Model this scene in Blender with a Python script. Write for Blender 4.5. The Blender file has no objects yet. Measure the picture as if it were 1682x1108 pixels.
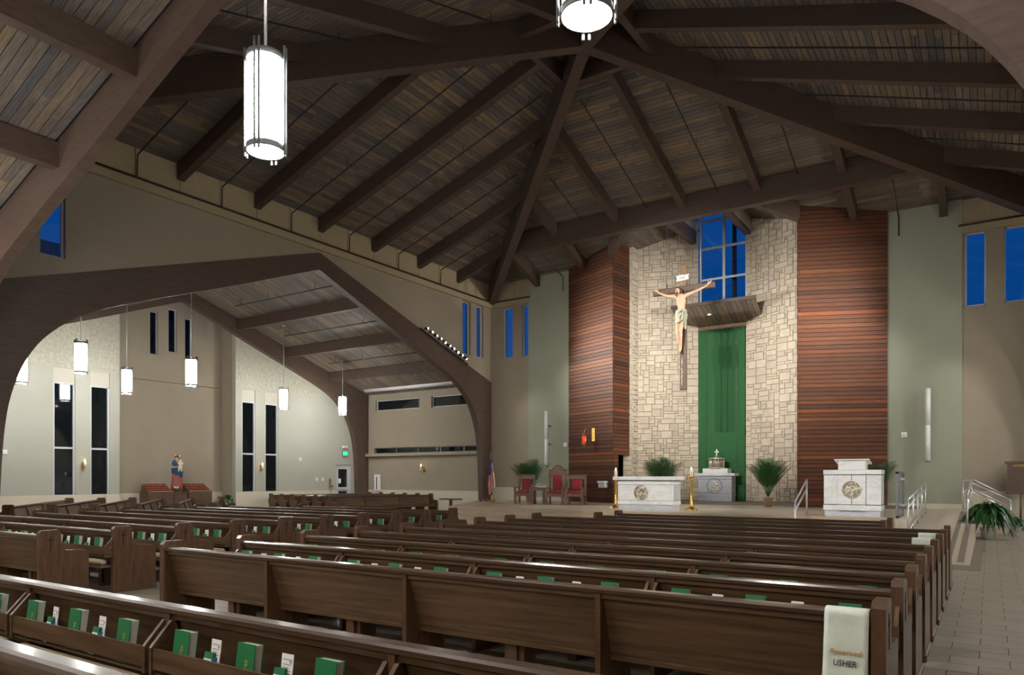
import bpy, bmesh, math, random
from mathutils import Vector, Matrix
R = random.Random(7)
sc = bpy.context.scene
C = sc.collection
# ------------------------------------------------------------------ camera, world, exposure
H = 1.62                                    # eye height
FPX = 1182.0                                # focal length in pixels of the 1682 px wide frame
YAW = math.atan2(784.0, FPX)                # the view turns this far from the nave axis
cd = bpy.data.cameras.new('camera'); cam = bpy.data.objects.new('camera', cd); C.objects.link(cam)
cd.sensor_width = 36.0; cd.lens = FPX / 1682.0 * 36.0
cd.shift_y = (785.0 - 554.0) / 1682.0       # rising front of an architectural lens
cd.clip_start = 0.05; cd.clip_end = 300
cam.location = (0, 0, H); cam.rotation_euler = (math.pi / 2, 0, YAW)
sc.camera = cam
w = bpy.data.worlds.new('world'); sc.world = w; w.use_nodes = True
bgn = w.node_tree.nodes['Background']
bgn.inputs[0].default_value = (0.001, 0.043, 0.185, 1); bgn.inputs[1].default_value = 1.0
sc.view_settings.view_transform = 'Standard'; sc.view_settings.look = 'None'
sc.view_settings.gamma = 1.0; sc.view_settings.use_curve_mapping = False
EXPOSURE = 0.40
sc.view_settings.exposure = EXPOSURE
LAMP_E = 60.0                               # radiance of the pendant diffusers
SPOT_W = 1000.0                              # each track spot
# ------------------------------------------------------------------ scale of the building shell
S = 0.979
def SZ(z): return H + (z - H) * S
def P(x, y, z): return Vector((x * S, y * S, SZ(z)))
XC, XW, XR, YB, YC, YN, HALF = -9.25, -19.9, 1.38, 28.2, 17.57, 6.94, 10.63
ZAP, PITCH = 14.36, 0.332
# ------------------------------------------------------------------ helpers
def tag(o, label=None, cat=None, group=None, kind=None):
    if label: o['label'] = label
    if cat: o['category'] = cat
    if group: o['group'] = group
    if kind: o['kind'] = kind
    return o
def empty(name, loc=(0, 0, 0), rz=0.0):
    o = bpy.data.objects.new(name, None); C.objects.link(o)
    o.location = loc; o.rotation_euler = (0, 0, rz); o.empty_display_size = 0.1
    return o
class MB:
    def __init__(s, b=False): s.v = []; s.f = []; s.t = []; s.b = b; s.tone = 0.0; s.sm = []; s.smooth = False
    def add(s, vs, fs):
        n = len(s.v); s.v += [tuple(p) for p in vs]; s.t += [s.tone] * len(vs)
        for f in fs: s.f.append(tuple(i + n for i in f)); s.sm.append(s.smooth)
        return s
    def box(s, x0, x1, y0, y1, z0, z1):
        return s.add([(x0,y0,z0),(x1,y0,z0),(x1,y1,z0),(x0,y1,z0),(x0,y0,z1),(x1,y0,z1),(x1,y1,z1),(x0,y1,z1)],
            [(0,3,2,1),(4,5,6,7),(0,1,5,4),(1,2,6,5),(2,3,7,6),(3,0,4,7)])
    def cbox(s, x0, x1, y0, y1, z0, z1, c=0.01):          # chamfered box
        a = [(x0,x1),(y0,y1),(z0,z1)]
        c = min(c, (x1-x0)*.45, (y1-y0)*.45, (z1-z0)*.45); idx = {}; vs = []
        for i in (0,1):
            for j in (0,1):
                for k in (0,1):
                    for ax in range(3):
                        p = [a[0][i], a[1][j], a[2][k]]; sg = [1-2*i, 1-2*j, 1-2*k]
                        for q in range(3):
                            if q != ax: p[q] += sg[q]*c
                        idx[(i,j,k,ax)] = len(vs); vs.append(tuple(p))
        fs = []
        g = lambda i,j,k,ax: idx[(i,j,k,ax)]
        for sd in (0,1):
            q = [g(sd,0,0,0),g(sd,1,0,0),g(sd,1,1,0),g(sd,0,1,0)]; fs.append(tuple(q if sd else q[::-1]))
            q = [g(0,sd,0,1),g(0,sd,1,1),g(1,sd,1,1),g(1,sd,0,1)]; fs.append(tuple(q if sd else q[::-1]))
            q = [g(0,0,sd,2),g(1,0,sd,2),g(1,1,sd,2),g(0,1,sd,2)]; fs.append(tuple(q if sd else q[::-1]))
        for p_ in (0,1):
            for q_ in (0,1):
                e = (p_ + q_) % 2
                q = [g(p_,q_,0,0),g(p_,q_,0,1),g(p_,q_,1,1),g(p_,q_,1,0)]; fs.append(tuple(q if e == 0 else q[::-1]))
                q = [g(p_,0,q_,0),g(p_,1,q_,0),g(p_,1,q_,2),g(p_,0,q_,2)]; fs.append(tuple(q if e == 0 else q[::-1]))
                q = [g(0,p_,q_,1),g(0,p_,q_,2),g(1,p_,q_,2),g(1,p_,q_,1)]; fs.append(tuple(q if e == 0 else q[::-1]))
        for i in (0,1):
            for j in (0,1):
                for k in (0,1):
                    q = (g(i,j,k,0),g(i,j,k,1),g(i,j,k,2)); fs.append(q if (i+j+k)%2 == 1 else q[::-1])
        return s.add(vs, fs)
    def prism(s, poly, ax, a, b):                           # polygon in the two other axes, extruded along ax
        n = len(poly); vs = []
        for t in (a, b):
            for p in poly:
                q = list(p); q.insert(ax, t); vs.append(tuple(q))
        fs = [tuple(range(n))[::-1], tuple(range(n, 2*n))]
        for i in range(n): fs.append((i, (i+1)%n, n+(i+1)%n, n+i))
        return s.add(vs, fs)
    def beam(s, p0, p1, w, h):                              # top edge p0-p1, plumb sides
        p0, p1 = Vector(p0), Vector(p1); d = p1 - p0; n = Vector((d.y, -d.x, 0)).normalized() * (w/2); u = Vector((0,0,-h))
        vs = [p0-n+u, p0+n+u, p1+n+u, p1-n+u, p0-n, p0+n, p1+n, p1-n]
        return s.add(vs, [(0,1,2,3),(4,7,6,5),(0,4,5,1),(1,5,6,2),(2,6,7,3),(3,7,4,0)])
    def bar(s, p0, p1, w, h):                               # centred on the line, any direction
        p0, p1 = Vector(p0), Vector(p1); d = (p1-p0).normalized()
        up = Vector((0,0,1)) if abs(d.z) < .95 else Vector((0,1,0))
        a = d.cross(up).normalized(); b = a.cross(d)
        vs = []
        for p in (p0, p1):
            for q, r in ((-1,-1),(1,-1),(1,1),(-1,1)): vs.append(p + a*(q*w/2) + b*(r*h/2))
        return s.add(vs, [(0,1,2,3),(7,6,5,4),(0,4,5,1),(1,5,6,2),(2,6,7,3),(3,7,4,0)])
    def tube(s, pts, r, n=8, cap=True):
        pts = [Vector(p) for p in pts]; vs = []; fs = []; prev = None
        rs = r if isinstance(r, (list, tuple)) else [r]*len(pts)
        for i, p in enumerate(pts):
            d = (pts[min(i+1, len(pts)-1)] - pts[max(i-1, 0)]).normalized()
            if prev is None:
                up = Vector((0,0,1)) if abs(d.z) < .9 else Vector((1,0,0)); a = d.cross(up).normalized()
            else: a = (prev - d*prev.dot(d)).normalized()
            prev = a; b = d.cross(a)
            for k in range(n):
                t = 2*math.pi*k/n; vs.append(p + (a*math.cos(t) + b*math.sin(t))*rs[i])
        for i in range(len(pts)-1):
            for k in range(n): fs.append((i*n+k, i*n+(k+1)%n, (i+1)*n+(k+1)%n, (i+1)*n+k))
        if cap: fs += [tuple(range(n))[::-1], tuple(range((len(pts)-1)*n, len(pts)*n))]
        sm = s.smooth; s.smooth = n > 5; s.add(vs, fs); s.smooth = sm
        return s
    def lathe(s, prof, c=(0,0,0), n=20, sx=1.0, sy=1.0, cap=True):
        vs = []; fs = []
        for r, z in prof:
            for k in range(n):
                t = 2*math.pi*k/n; vs.append((c[0]+r*sx*math.cos(t), c[1]+r*sy*math.sin(t), c[2]+z))
        m = len(prof)
        for i in range(m-1):
            for k in range(n): fs.append((i*n+k, i*n+(k+1)%n, (i+1)*n+(k+1)%n, (i+1)*n+k))
        sm = s.smooth; s.smooth = True; s.add(vs, fs); s.smooth = sm
        if cap:
            nb = len(s.v) - m*n
            s.f.append(tuple(nb+k for k in range(n))[::-1]); s.sm.append(False)
            s.f.append(tuple(nb+(m-1)*n+k for k in range(n))); s.sm.append(False)
        return s
    def ball(s, c, r, n=12, m=8, sx=1, sy=1, sz=1):
        return s.lathe([(max(r*math.sin(math.pi*i/m), r*.02), -r*sz*math.cos(math.pi*i/m)) for i in range(m+1)], c, n, sx, sy)
    def wall(s, ax, a, b, u0, u1, v0, v1, holes=()):        # slab normal to ax with rectangular holes (u = other horizontal, v = z)
        us = sorted({u0, u1, *[h[0] for h in holes], *[h[1] for h in holes]}); vz = sorted({v0, v1, *[h[2] for h in holes], *[h[3] for h in holes]})
        us = [q for q in us if u0 <= q <= u1]; vz = [q for q in vz if v0 <= q <= v1]
        for i in range(len(us)-1):
            for j in range(len(vz)-1):
                cu, cv = (us[i]+us[i+1])/2, (vz[j]+vz[j+1])/2
                if any(h[0] < cu < h[1] and h[2] < cv < h[3] for h in holes): continue
                if ax == 0: s.box(a, b, us[i], us[i+1], vz[j], vz[j+1])
                else: s.box(us[i], us[i+1], a, b, vz[j], vz[j+1])
        return s
    def mesh(s, name):
        me = bpy.data.meshes.new(name)
        me.from_pydata([P(*p) for p in s.v] if s.b else s.v, [], s.f)
        if any(s.sm): me.polygons.foreach_set('use_smooth', s.sm)
        if any(s.t):
            a = me.attributes.new('tone', 'FLOAT', 'POINT'); a.data.foreach_set('value', s.t)
        me.update()
        return me
    def build(s, name, m, parent=None, loc=None, rz=0.0):
        me = s.mesh(name); me.materials.append(m)
        return put(name, me, parent, loc, rz)
def put(name, me, parent=None, loc=None, rz=0.0):
    o = bpy.data.objects.new(name, me); C.objects.link(o)
    if parent is not None: o.parent = parent
    if loc is not None: o.location = loc
    if rz: o.rotation_euler = (0, 0, rz)
    return o
def copy_tree(o, parent=None):
    c = o.copy(); C.objects.link(c); c.parent = parent
    for ch in list(o.children): copy_tree(ch, c)
    return c
ORD = 'first second third fourth fifth sixth seventh eighth ninth tenth eleventh twelfth thirteenth fourteenth fifteenth sixteenth'.split()
# ------------------------------------------------------------------ materials
M = {}
def mat(name, col, rough=0.6, metal=0.0, var=0.0, scale=6.0, bump=0.0, spec=0.5, emit=None, col2=None, stretch=None, coat=0.0, tones=None, bscale=None, detail=4.0, bdist=0.02):
    m = bpy.data.materials.new(name); m.use_nodes = True; nt = m.node_tree; b = nt.nodes['Principled BSDF']
    b.inputs['Base Color'].default_value = (*col, 1); b.inputs['Roughness'].default_value = rough
    b.inputs['Metallic'].default_value = metal; b.inputs['Specular IOR Level'].default_value = spec
    if coat: b.inputs['Coat Weight'].default_value = coat; b.inputs['Coat Roughness'].default_value = 0.12
    if emit: b.inputs['Emission Color'].default_value = (*emit[0], 1); b.inputs['Emission Strength'].default_value = emit[1]
    if col2 or tones or bump:
        tc = nt.nodes.new('ShaderNodeTexCoord'); mp = nt.nodes.new('ShaderNodeMapping'); nt.links.new(tc.outputs['Object'], mp.inputs[0])
        if stretch: mp.inputs['Scale'].default_value = stretch
        nz = nt.nodes.new('ShaderNodeTexNoise'); nz.inputs['Scale'].default_value = scale; nz.inputs['Detail'].default_value = detail; nz.inputs['Roughness'].default_value = .6
        nt.links.new(mp.outputs[0], nz.inputs[0])
        out = None
        if col2:
            rp = nt.nodes.new('ShaderNodeValToRGB'); rp.color_ramp.elements[0].position = .32; rp.color_ramp.elements[1].position = .7
            rp.color_ramp.elements[0].color = (*col, 1); rp.color_ramp.elements[1].color = (*col2, 1)
            nt.links.new(nz.outputs['Fac'], rp.inputs[0]); out = rp.outputs[0]
        if tones:
            at = nt.nodes.new('ShaderNodeAttribute'); at.attribute_name = 'tone'
            tr = nt.nodes.new('ShaderNodeValToRGB'); els = tr.color_ramp.elements
            while len(els) < len(tones): els.new(0.5)
            for i, t in enumerate(tones): els[i].position = i/(len(tones)-1); els[i].color = (*t, 1)
            nt.links.new(at.outputs['Fac'], tr.inputs[0])
            if out is None: out = tr.outputs[0]
            else:
                mx = nt.nodes.new('ShaderNodeMix'); mx.data_type = 'RGBA'; mx.blend_type = 'MULTIPLY'; mx.inputs['Factor'].default_value = 1.0
                nt.links.new(tr.outputs[0], mx.inputs['A']); nt.links.new(out, mx.inputs['B']); out = mx.outputs['Result']
        if out is not None: nt.links.new(out, b.inputs['Base Color'])
        if bump:
            bp = nt.nodes.new('ShaderNodeBump'); bp.inputs['Strength'].default_value = bump; bp.inputs['Distance'].default_value = bdist
            n2 = nz
            if bscale:
                n2 = nt.nodes.new('ShaderNodeTexNoise'); n2.inputs['Scale'].default_value = bscale; n2.inputs['Detail'].default_value = 3; nt.links.new(tc.outputs['Object'], n2.inputs[0])
            nt.links.new(n2.outputs['Fac'], bp.inputs['Height']); nt.links.new(bp.outputs[0], b.inputs['Normal'])
    M[name] = m
    return m
mat('beam', (.060,.037,.027), .55, col2=(.090,.056,.040), scale=3, stretch=(1,1,6), bump=.15)
mat('arch', (.078,.049,.037), .5, col2=(.112,.073,.055), scale=3, stretch=(1,1,6), bump=.12)
GR = [(.20,.16,.13),(.145,.13,.12),(.25,.19,.125),(.11,.108,.115),(.175,.148,.13),(.32,.235,.14),(.15,.135,.13),(.225,.18,.145),(.128,.118,.118)]
for nm_, st_ in (('plank', (9,.7,3)), ('plank_x', (.7,9,3))): mat(nm_, (.58,.58,.60), .6, col2=(1.12,1.06,1.0), scale=3, tones=GR, bump=.15, stretch=st_, detail=6)
WB = [(.125,.043,.020),(.080,.031,.018),(.17,.066,.028),(.054,.026,.019),(.14,.047,.019),(.10,.044,.027),(.115,.042,.021),(.066,.029,.018),(.21,.062,.024)]
mat('board', (.85,.85,.85), .62, spec=.22, col2=(1.12,1.1,1.05), scale=5, tones=WB, bump=.05, stretch=(.5,.5,2.5))
mat('stone', (.86,.85,.83), .85, col2=(1.06,1.05,1.03), scale=5, tones=[(.59,.515,.42),(.64,.565,.465),(.53,.465,.385),(.66,.59,.49),(.60,.52,.41)], bump=.4, bscale=24, bdist=.03)
mat('mortar', (.36,.30,.21), .9, bump=.4, scale=40)
mat('beige', (.318,.268,.198), .75, col2=(.336,.284,.212), scale=1.2, bump=.05, bscale=90)
mat('cream', (.39,.385,.325), .75, col2=(.405,.40,.34), scale=1.2, bump=.04, bscale=90)
mat('textured', (.36,.345,.265), .85, col2=(.50,.485,.40), scale=9, bump=.5, bscale=14)
mat('sage', (.305,.325,.245), .7, col2=(.322,.342,.260), scale=1.2, bump=.05, bscale=90)
mat('acoustic', (.34,.27,.165), .9, col2=(.46,.37,.235), scale=26, bump=.4)
mat('wainscot', (.60,.55,.43), .5)
mat('tile', (.86,.86,.86), .38, col2=(1.06,1.05,1.04), scale=5, tones=[(.295,.255,.205),(.32,.278,.225),(.275,.238,.19)], spec=.4)
mat('grout', (.12,.105,.085), .9)
mat('stage_tile', (.48,.40,.31), .33, col2=(.54,.45,.36), scale=3, bump=.02)
mat('riser_tile', (.42,.31,.22), .5, col2=(.47,.36,.26), scale=6)
mat('strip', (.20,.16,.13), .5)
mat('pew', (.060,.032,.0155), .42, spec=.25, col2=(.142,.082,.042), scale=3.2, stretch=(.35,2.2,7), bump=.05, coat=.15, detail=8)
mat('pew_cap', (.046,.023,.013), .30, col2=(.070,.037,.021), scale=4, stretch=(.3,4,4), coat=.4)
mat('pew_end', (.064,.031,.0155), .40, spec=.28, col2=(.122,.064,.033), scale=4, stretch=(3,6,.8), coat=.15, bump=.05, detail=8)
mat('carved', (.016,.009,.007), .8)
mat('kneel_pad', (.34,.26,.16), .85, bump=.3, scale=60)
mat('kneel_board', (.12,.065,.055), .4)
mat('book_green', (.008,.145,.045), .42)
mat('page', (.72,.70,.63), .8, col2=(.62,.60,.54), scale=3, stretch=(40,1,1))
mat('gold_print', (.55,.36,.06), .4, metal=.5)
mat('paper', (.78,.77,.74), .7)
mat('print', (.10,.10,.12), .7)
mat('faint_print', (.36,.36,.38), .7)
mat('blue_card', (.03,.13,.38), .5)
mat('cloth', (.66,.72,.62), .9, bump=.3, scale=18, col2=(.72,.76,.68))
mat('gold_thread', (.52,.25,.06), .6)
mat('black', (.012,.012,.013), .6)
mat('steel', (.62,.62,.63), .35, metal=.75)
mat('dark_steel', (.20,.20,.20), .4, metal=.6)
mat('lamp_metal', (.16,.17,.17), .5, metal=.3)
mat('white_paint', (.78,.78,.78), .4)
mat('frame_white', (.50,.52,.55), .5)
mat('shade', (.50,.47,.39), .8)
mat('marble', (.74,.75,.78), .16, col2=(.86,.87,.88), scale=1.6, stretch=(1,1,1), detail=10, spec=.5)
mat('marble_grey', (.46,.50,.57), .2, col2=(.56,.60,.66), scale=3, detail=9)
mat('joint', (.05,.06,.07), .6)
mat('silver', (.80,.75,.64), .34, metal=.8)
mat('silver_dark', (.30,.26,.20), .5, metal=.4)
mat('brass', (.78,.50,.14), .2, metal=.95)
mat('candle', (.86,.80,.66), .6)
mat('flame', (1,.8,.4), .5, emit=((1,.72,.36), 14))
mat('red_glass', (.55,.02,.012), .2, emit=((1,.05,.02), .5))
mat('crimson', (.34,.012,.035), .62, bump=.15, scale=60)
mat('chair_wood', (.16,.085,.052), .42, col2=(.22,.12,.075), scale=6, stretch=(3,3,1), coat=.2)
mat('banner', (.020,.105,.034), .85, col2=(.026,.125,.042), scale=30, bump=.1)
mat('cross_wood', (.075,.045,.030), .6, col2=(.13,.08,.05), scale=5, stretch=(4,4,1), bump=.4)
mat('cross_post', (.17,.105,.055), .6, col2=(.25,.16,.085), scale=5, stretch=(4,4,.7), bump=.3)
mat('skin', (.50,.32,.215), .6, col2=(.56,.38,.26), scale=6)
mat('hair', (.10,.05,.028), .8)
mat('loin', (.40,.385,.29), .8)
mat('loin_fold', (.09,.135,.115), .8)
mat('blue_robe', (.02,.085,.17), .7)
mat('rose_robe', (.30,.080,.075), .7)
mat('cream_robe', (.66,.58,.46), .7)
mat('leaf', (.012,.060,.012), .42, col2=(.028,.105,.020), scale=8)
mat('leaf_dark', (.010,.048,.012), .35, col2=(.020,.075,.018), scale=8)
mat('stemgreen', (.05,.10,.025), .6)
mat('pot', (.36,.25,.17), .7)
mat('pot_white', (.60,.58,.53), .6)
mat('soil', (.035,.022,.014), .9)
mat('flag_red', (.40,.030,.040), .75)
mat('flag_white', (.62,.57,.54), .75)
mat('flag_blue', (.018,.030,.12), .75)
mat('hymn_wood', (.075,.042,.026), .5, col2=(.11,.065,.04), scale=8, stretch=(1,1,5))
mat('exit_green', (.0,.3,.1), .5, emit=((.0,1.0,.22), 1.4))
mat('darkpane', (.004,.006,.008), .03, spec=.5)
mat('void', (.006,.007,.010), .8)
mat('pipe', (.030,.022,.018), .6)
mat('wire', (.30,.30,.30), .5, metal=.5)
mat('rope_gold', (.55,.36,.07), .6)
mat('votive', (.22,.012,.012), .25)
mat('votive_gold', (.55,.34,.08), .5)
mat('diffuser', (.9,.9,.9), .5, emit=((1.0,.99,.95), LAMP_E))
mat('lamp_lens', (.9,.9,.9), .5, emit=((1.0,.98,.93), LAMP_E*2.6))
mat('spot_face', (1,1,1), .5, emit=((1,.96,.88), 90))
mat('down_face', (1,1,1), .5, emit=((1,.96,.88), 1.0))
for k_, vc in (('marble', (.40,.42,.46)), ('marble_grey', (.22,.26,.33))):
    rp_ = [n for n in M[k_].node_tree.nodes if n.type == 'VALTORGB'][0].color_ramp
    a_, b_ = list(rp_.elements[0].color), list(rp_.elements[1].color)
    rp_.elements[0].position = .44; rp_.elements[1].position = .56; rp_.elements[1].color = b_
    rp_.elements[0].color = b_; v_ = rp_.elements.new(.505); v_.color = [b_[i]*.74 + vc[i]*.26 if i < 3 else 1 for i in range(4)]; q_ = rp_.elements.new(.535); q_.color = b_
    [n for n in M[k_].node_tree.nodes if n.type == 'MAPPING'][0].inputs['Rotation'].default_value = (.3, .8, .2)
    [n for n in M[k_].node_tree.nodes if n.type == 'MAPPING'][0].inputs['Scale'].default_value = (.9, .9, 2.6)
gm = bpy.data.materials.new('glass'); gm.use_nodes = True; nt = gm.node_tree; nt.nodes.remove(nt.nodes['Principled BSDF'])
tr = nt.nodes.new('ShaderNodeBsdfTransparent'); tr.inputs[0].default_value = (.92,.96,1,1)
gl = nt.nodes.new('ShaderNodeBsdfGlossy'); gl.inputs['Roughness'].default_value = .02
mxs = nt.nodes.new('ShaderNodeMixShader'); mxs.inputs[0].default_value = .06
nt.links.new(tr.outputs[0], mxs.inputs[1]); nt.links.new(gl.outputs[0], mxs.inputs[2]); nt.links.new(mxs.outputs[0], nt.nodes['Material Output'].inputs[0])
M['glass'] = gm
g2 = gm.copy(); g2.name = 'glass_dark'; g2.node_tree.nodes['Transparent BSDF'].inputs[0].default_value = (.10,.14,.16,1); M['glass_dark'] = g2
def text_mesh(s, size, extr=.002, font_shear=0.0):
    cu = bpy.data.curves.new('lettering', 'FONT'); cu.body = s; cu.size = size; cu.extrude = extr; cu.align_x = 'CENTER'; cu.shear = font_shear; cu.resolution_u = 2
    o = bpy.data.objects.new('lettering', cu); C.objects.link(o)
    dg = bpy.context.evaluated_depsgraph_get(); me = bpy.data.meshes.new_from_object(o.evaluated_get(dg))
    bpy.data.objects.remove(o); bpy.data.curves.remove(cu)
    return me
def lettering(s, size, m, parent, loc, name='lettering', shear=0.0, sx=1.0, sz=1.0):
    me = text_mesh(s, size, .0015, shear); me.materials.clear(); me.materials.append(m)
    o = put(name, me, parent, loc); o.rotation_euler = (math.pi/2, 0, 0); o.scale = (sx, sz, 1)
    return o
# ================================================================== STRUCTURE
def fr(d, s, r):                                             # crossing frame: s outward along d, r sideways
    t = (-d[1], d[0]); return (XC + d[0]*s + t[0]*r, YC + d[1]*s + t[1]*r)
LEFT, BACK, RIGHT, NEAR = (-1,0), (0,1), (1,0), (0,-1)
def slab(mb, pts, th):                                       # pts: list of (x,y,z) underside, thickened upward
    n = len(pts); vs = list(pts) + [(p[0],p[1],p[2]+th) for p in pts]
    fs = [tuple(range(n)), tuple(range(n,2*n))[::-1]] + [(i, n+i, n+(i+1)%n, (i+1)%n) for i in range(n)]
    mb.add(vs, fs)
def zr(s): return ZAP - PITCH*s
# ---- floor: slab with tiles laid in courses along X
floor = MB().box(-31, 12, -8, 30.5, -.25, -.012).build('floor', M['grout']); tag(floor, 'beige floor of long offset tiles', kind='structure')
TW, TL = .312, .45
def in_frame(x, y, z, m=0.0):
    F = (-math.sin(YAW), math.cos(YAW)); d = x*F[0] + y*F[1]
    if d < .4: return None
    u = (x*F[1] - y*F[0])/d; v = (z-H)/d
    px, py = 841 + u*FPX, 785 - v*FPX
    return (px, py, d) if -m < px < 1682+m and -m < py < 1108+m else None
cand = []; far = MB()
row = 0; y = 1.0
tmesh = []
for k in range(6):
    mb = MB(); mb.tone = (k+.5)/6; mb.box(-TL/2+.003, TL/2-.003, -TW/2+.003, TW/2-.003, -.012, 0); me = mb.mesh('tile'); me.materials.append(M['tile']); tmesh.append(me)
while y < 27.2:
    x = -19.2 + (row % 2)*TL/2
    while x < 1.3:
        q = in_frame(x, y, 0, 60)
        if q and not (-1.65 < x < -.35 and 15.8 < y) and not (y > 18.9 and x < -.3) and not (y > 25.4 and x < .9):
            open_ = x > -.62 or (-10.6 < x < -7.5) or (2.9 < y < 4.5)
            cand.append(((1 if open_ else .12)/q[2]**2, x, y))
        x += TL
    y += TW; row += 1
cand.sort(reverse=True)
for i, (a, x, y) in enumerate(cand):
    k = R.randrange(6)
    if i < 300: put('tile', tmesh[k], floor, (x, y, 0))
    else:
        far.tone = (k+.5)/6; far.box(x-TL/2+.003, x+TL/2-.003, y-TW/2+.003, y+TW/2-.003, -.012, 0)
tag(far.build('tile_field', M['tile'], floor), kind='stuff')
MB().box(-31, -19.2, -8, 30.5, -.012, 0).box(1.2, 12, 21.6, 30.5, -.012, 0).box(-19.2, 1.2, 27.3, 30.5, -.012, 0).box(-19.2, -16.2, 21.6, 27.3, -.012, 0).box(1.2, 12, -8, 21.6, -.012, 0).box(-19.2, 1.2, -8, .85, -.012, 0).build('plain_floor', M['tile'], floor)
# ---- crossing ceiling: four slopes, each with its boards, rafters
PL = .158
def plank_piece(parent, quad, tone, joined, m='plank'):
    mb = joined if joined is not None else MB(True)
    mb.tone = tone; slab(mb, quad, .03)
    if joined is None: mb.build('plank', M[m], parent)
face_names = {LEFT: 'over the transept wall', BACK: 'over the sanctuary', RIGHT: 'over the far transept', NEAR: 'over the nave arch'}
for d in (LEFT, BACK, RIGHT, NEAR):
    mb = MB(True)
    Q = lambda s, r, dz=0: (*fr(d, s, r), zr(s)+dz)
    if d == BACK:
        slab(mb, [Q(0,0,.04), Q(7.63,0,.04), Q(7.63,2.09,.04), Q(10.9,5.36,.04), Q(10.9,10.9,.04)][::-1], .12)
        slab(mb, [Q(0,0,.04), Q(10.9,-10.9,.04), Q(10.9,-5.36,.04), Q(7.63,-2.09,.04), Q(7.63,0,.04)][::-1], .12)
    else: slab(mb, [Q(0,0,.04), Q(10.9,-10.9,.04), Q(10.9,10.9,.04)][::-1], .12)
    ceil_ = mb.build('ceiling', M['void']); tag(ceil_, 'dark timber roof slope ' + face_names[d], kind='structure')
    joined = None if d in (LEFT, BACK, RIGHT) else MB(True)
    s = .3; n = 0
    while s < HALF:
        s1 = min(s+PL, HALF)
        spans = [(-s1, s1)] if not (d == BACK and s > 7.6) else [(-s1, -(s-5.54)), (s-5.54, s1)]
        for a, b in spans:
            r = a + R.uniform(-2.5, 0)
            while r < b:
                r2 = r + R.choice((1.6, 2.4, 3.2, 4.0, 2.66))
                r0, r1 = max(r, a), min(r2, b)
                if r1 - r0 > .12:
                    plank_piece(ceil_, [Q(s+.015, r0+.006), Q(s1, r0+.006), Q(s1, r1-.006), Q(s+.015, r1-.006)][::-1], R.random(), joined, 'plank' if d in (LEFT, RIGHT) else 'plank_x'); n += 1
                r = r2
        s = s1
    if joined is not None: tag(joined.build('plank_field', M['plank_x'], ceil_), kind='stuff')
    for k in range(-3, 4):                                   # rafters running down the slope
        r = k*2.6575; s0 = max(abs(r)-.05, 1.4); s1 = 7.5 if (d == BACK and abs(k) < 2) else (9.9 if (d == BACK and abs(k) == 2) else HALF-.05)
        MB(True).beam(Q(s0, r), Q(s1, r), .23, .48).build('rafter', M['beam'], ceil_)
    MB(True).beam(Q(1.4, -1.5), Q(1.4, 1.5), .2, .5).build('header', M['beam'], ceil_)
    # hip beam to the corner on this slope's side
    MB(True).beam((XC, YC, ZAP), (*fr(d, HALF-.1, HALF-.1), zr(HALF-.1)), .34, .97).build('hip_beam', M['beam'], ceil_)
    if d == BACK:
        MB(True).beam(Q(7.63, -7.7), Q(7.63, 7.7), .30, .84).build('cross_beam', M['beam'], ceil_)
# ---- timber arches
INNER = [(.66,-.06),(.70,1.2),(.78,2.65),(.94,3.67),(1.28,4.58),(1.82,5.31),(2.78,6.0),(4.45,6.70),(7.0,7.64),(8.54,8.24),(10.63,9.05)]
def cr(pts, n=4):
    out = []
    for i in range(len(pts)-1):
        p0, p1, p2, p3 = pts[max(i-1,0)], pts[i], pts[i+1], pts[min(i+2,len(pts)-1)]
        for k in range(n):
            t = k/n; out.append(tuple(.5*((2*b)+(-a+c)*t+(2*a-5*b+4*c-e)*t*t+(-a+3*b-3*c+e)*t**3) for a,b,c,e in zip(p0,p1,p2,p3)))
    return out + [pts[-1]]
INN = cr(INNER)
def arch(d, s0, s1, label, ex=0.0):
    e = empty('arch_beam', (0,0,0)); tag(e, label, kind='structure')
    for sg in (-1, 1):
        mb = MB(True); n = len(INN)
        outer = []
        for (o, z) in INN:                                    # matching point on the outer edge
            outer.append((0, min(max(z, -.06), 6.2)) if z < 5.2 else None)
        ks = [i for i, q in enumerate(outer) if q is None]; lo = ks[0]
        for j, i in enumerate(ks):
            f = j/(len(ks)-1); f = f*.96+.04 if j else 0.0; outer[i] = (f*10.63, 6.2 + f*(9.66-6.2))
        rr = lambda o: sg*(HALF-o)*(1+(ex/HALF if sg > 0 else 0))
        vs = []
        for s_ in (s0, s1):
            for o, z in INN: vs.append((*fr(d, s_, rr(o)), z))
            for o, z in outer: vs.append((*fr(d, s_, rr(o)), z))
        fs = []
        for i in range(n-1):
            fs += [(i, i+1, n+i+1, n+i), (2*n+i+1, 2*n+i, 3*n+i, 3*n+i+1), (i+1, i, 2*n+i, 2*n+i+1), (n+i, n+i+1, 3*n+i+1, 3*n+i)]
        fs += [(0, n, 3*n, 2*n), (n-1, 3*n-1, 4*n-1, 2*n-1)]
        if sg * 1 < 0: fs = [f[::-1] for f in fs]
        mb.add(vs, fs); mb.build('arch_half', M['arch'], e)
    return e
arch(LEFT, 10.63, 10.92, 'great dark timber arch opening to the side transept with pendant lamps')
arch(NEAR, 10.83, 11.06, 'great timber arch overhead between pews and domed crossing ceiling', .14)
arch(RIGHT, 10.6, 11.12, 'great timber arch standing opposite the lamp-lit transept')
arch(LEFT, 18.85, 19.14, 'inner timber arch against the transept end wall with tall windows')
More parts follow.
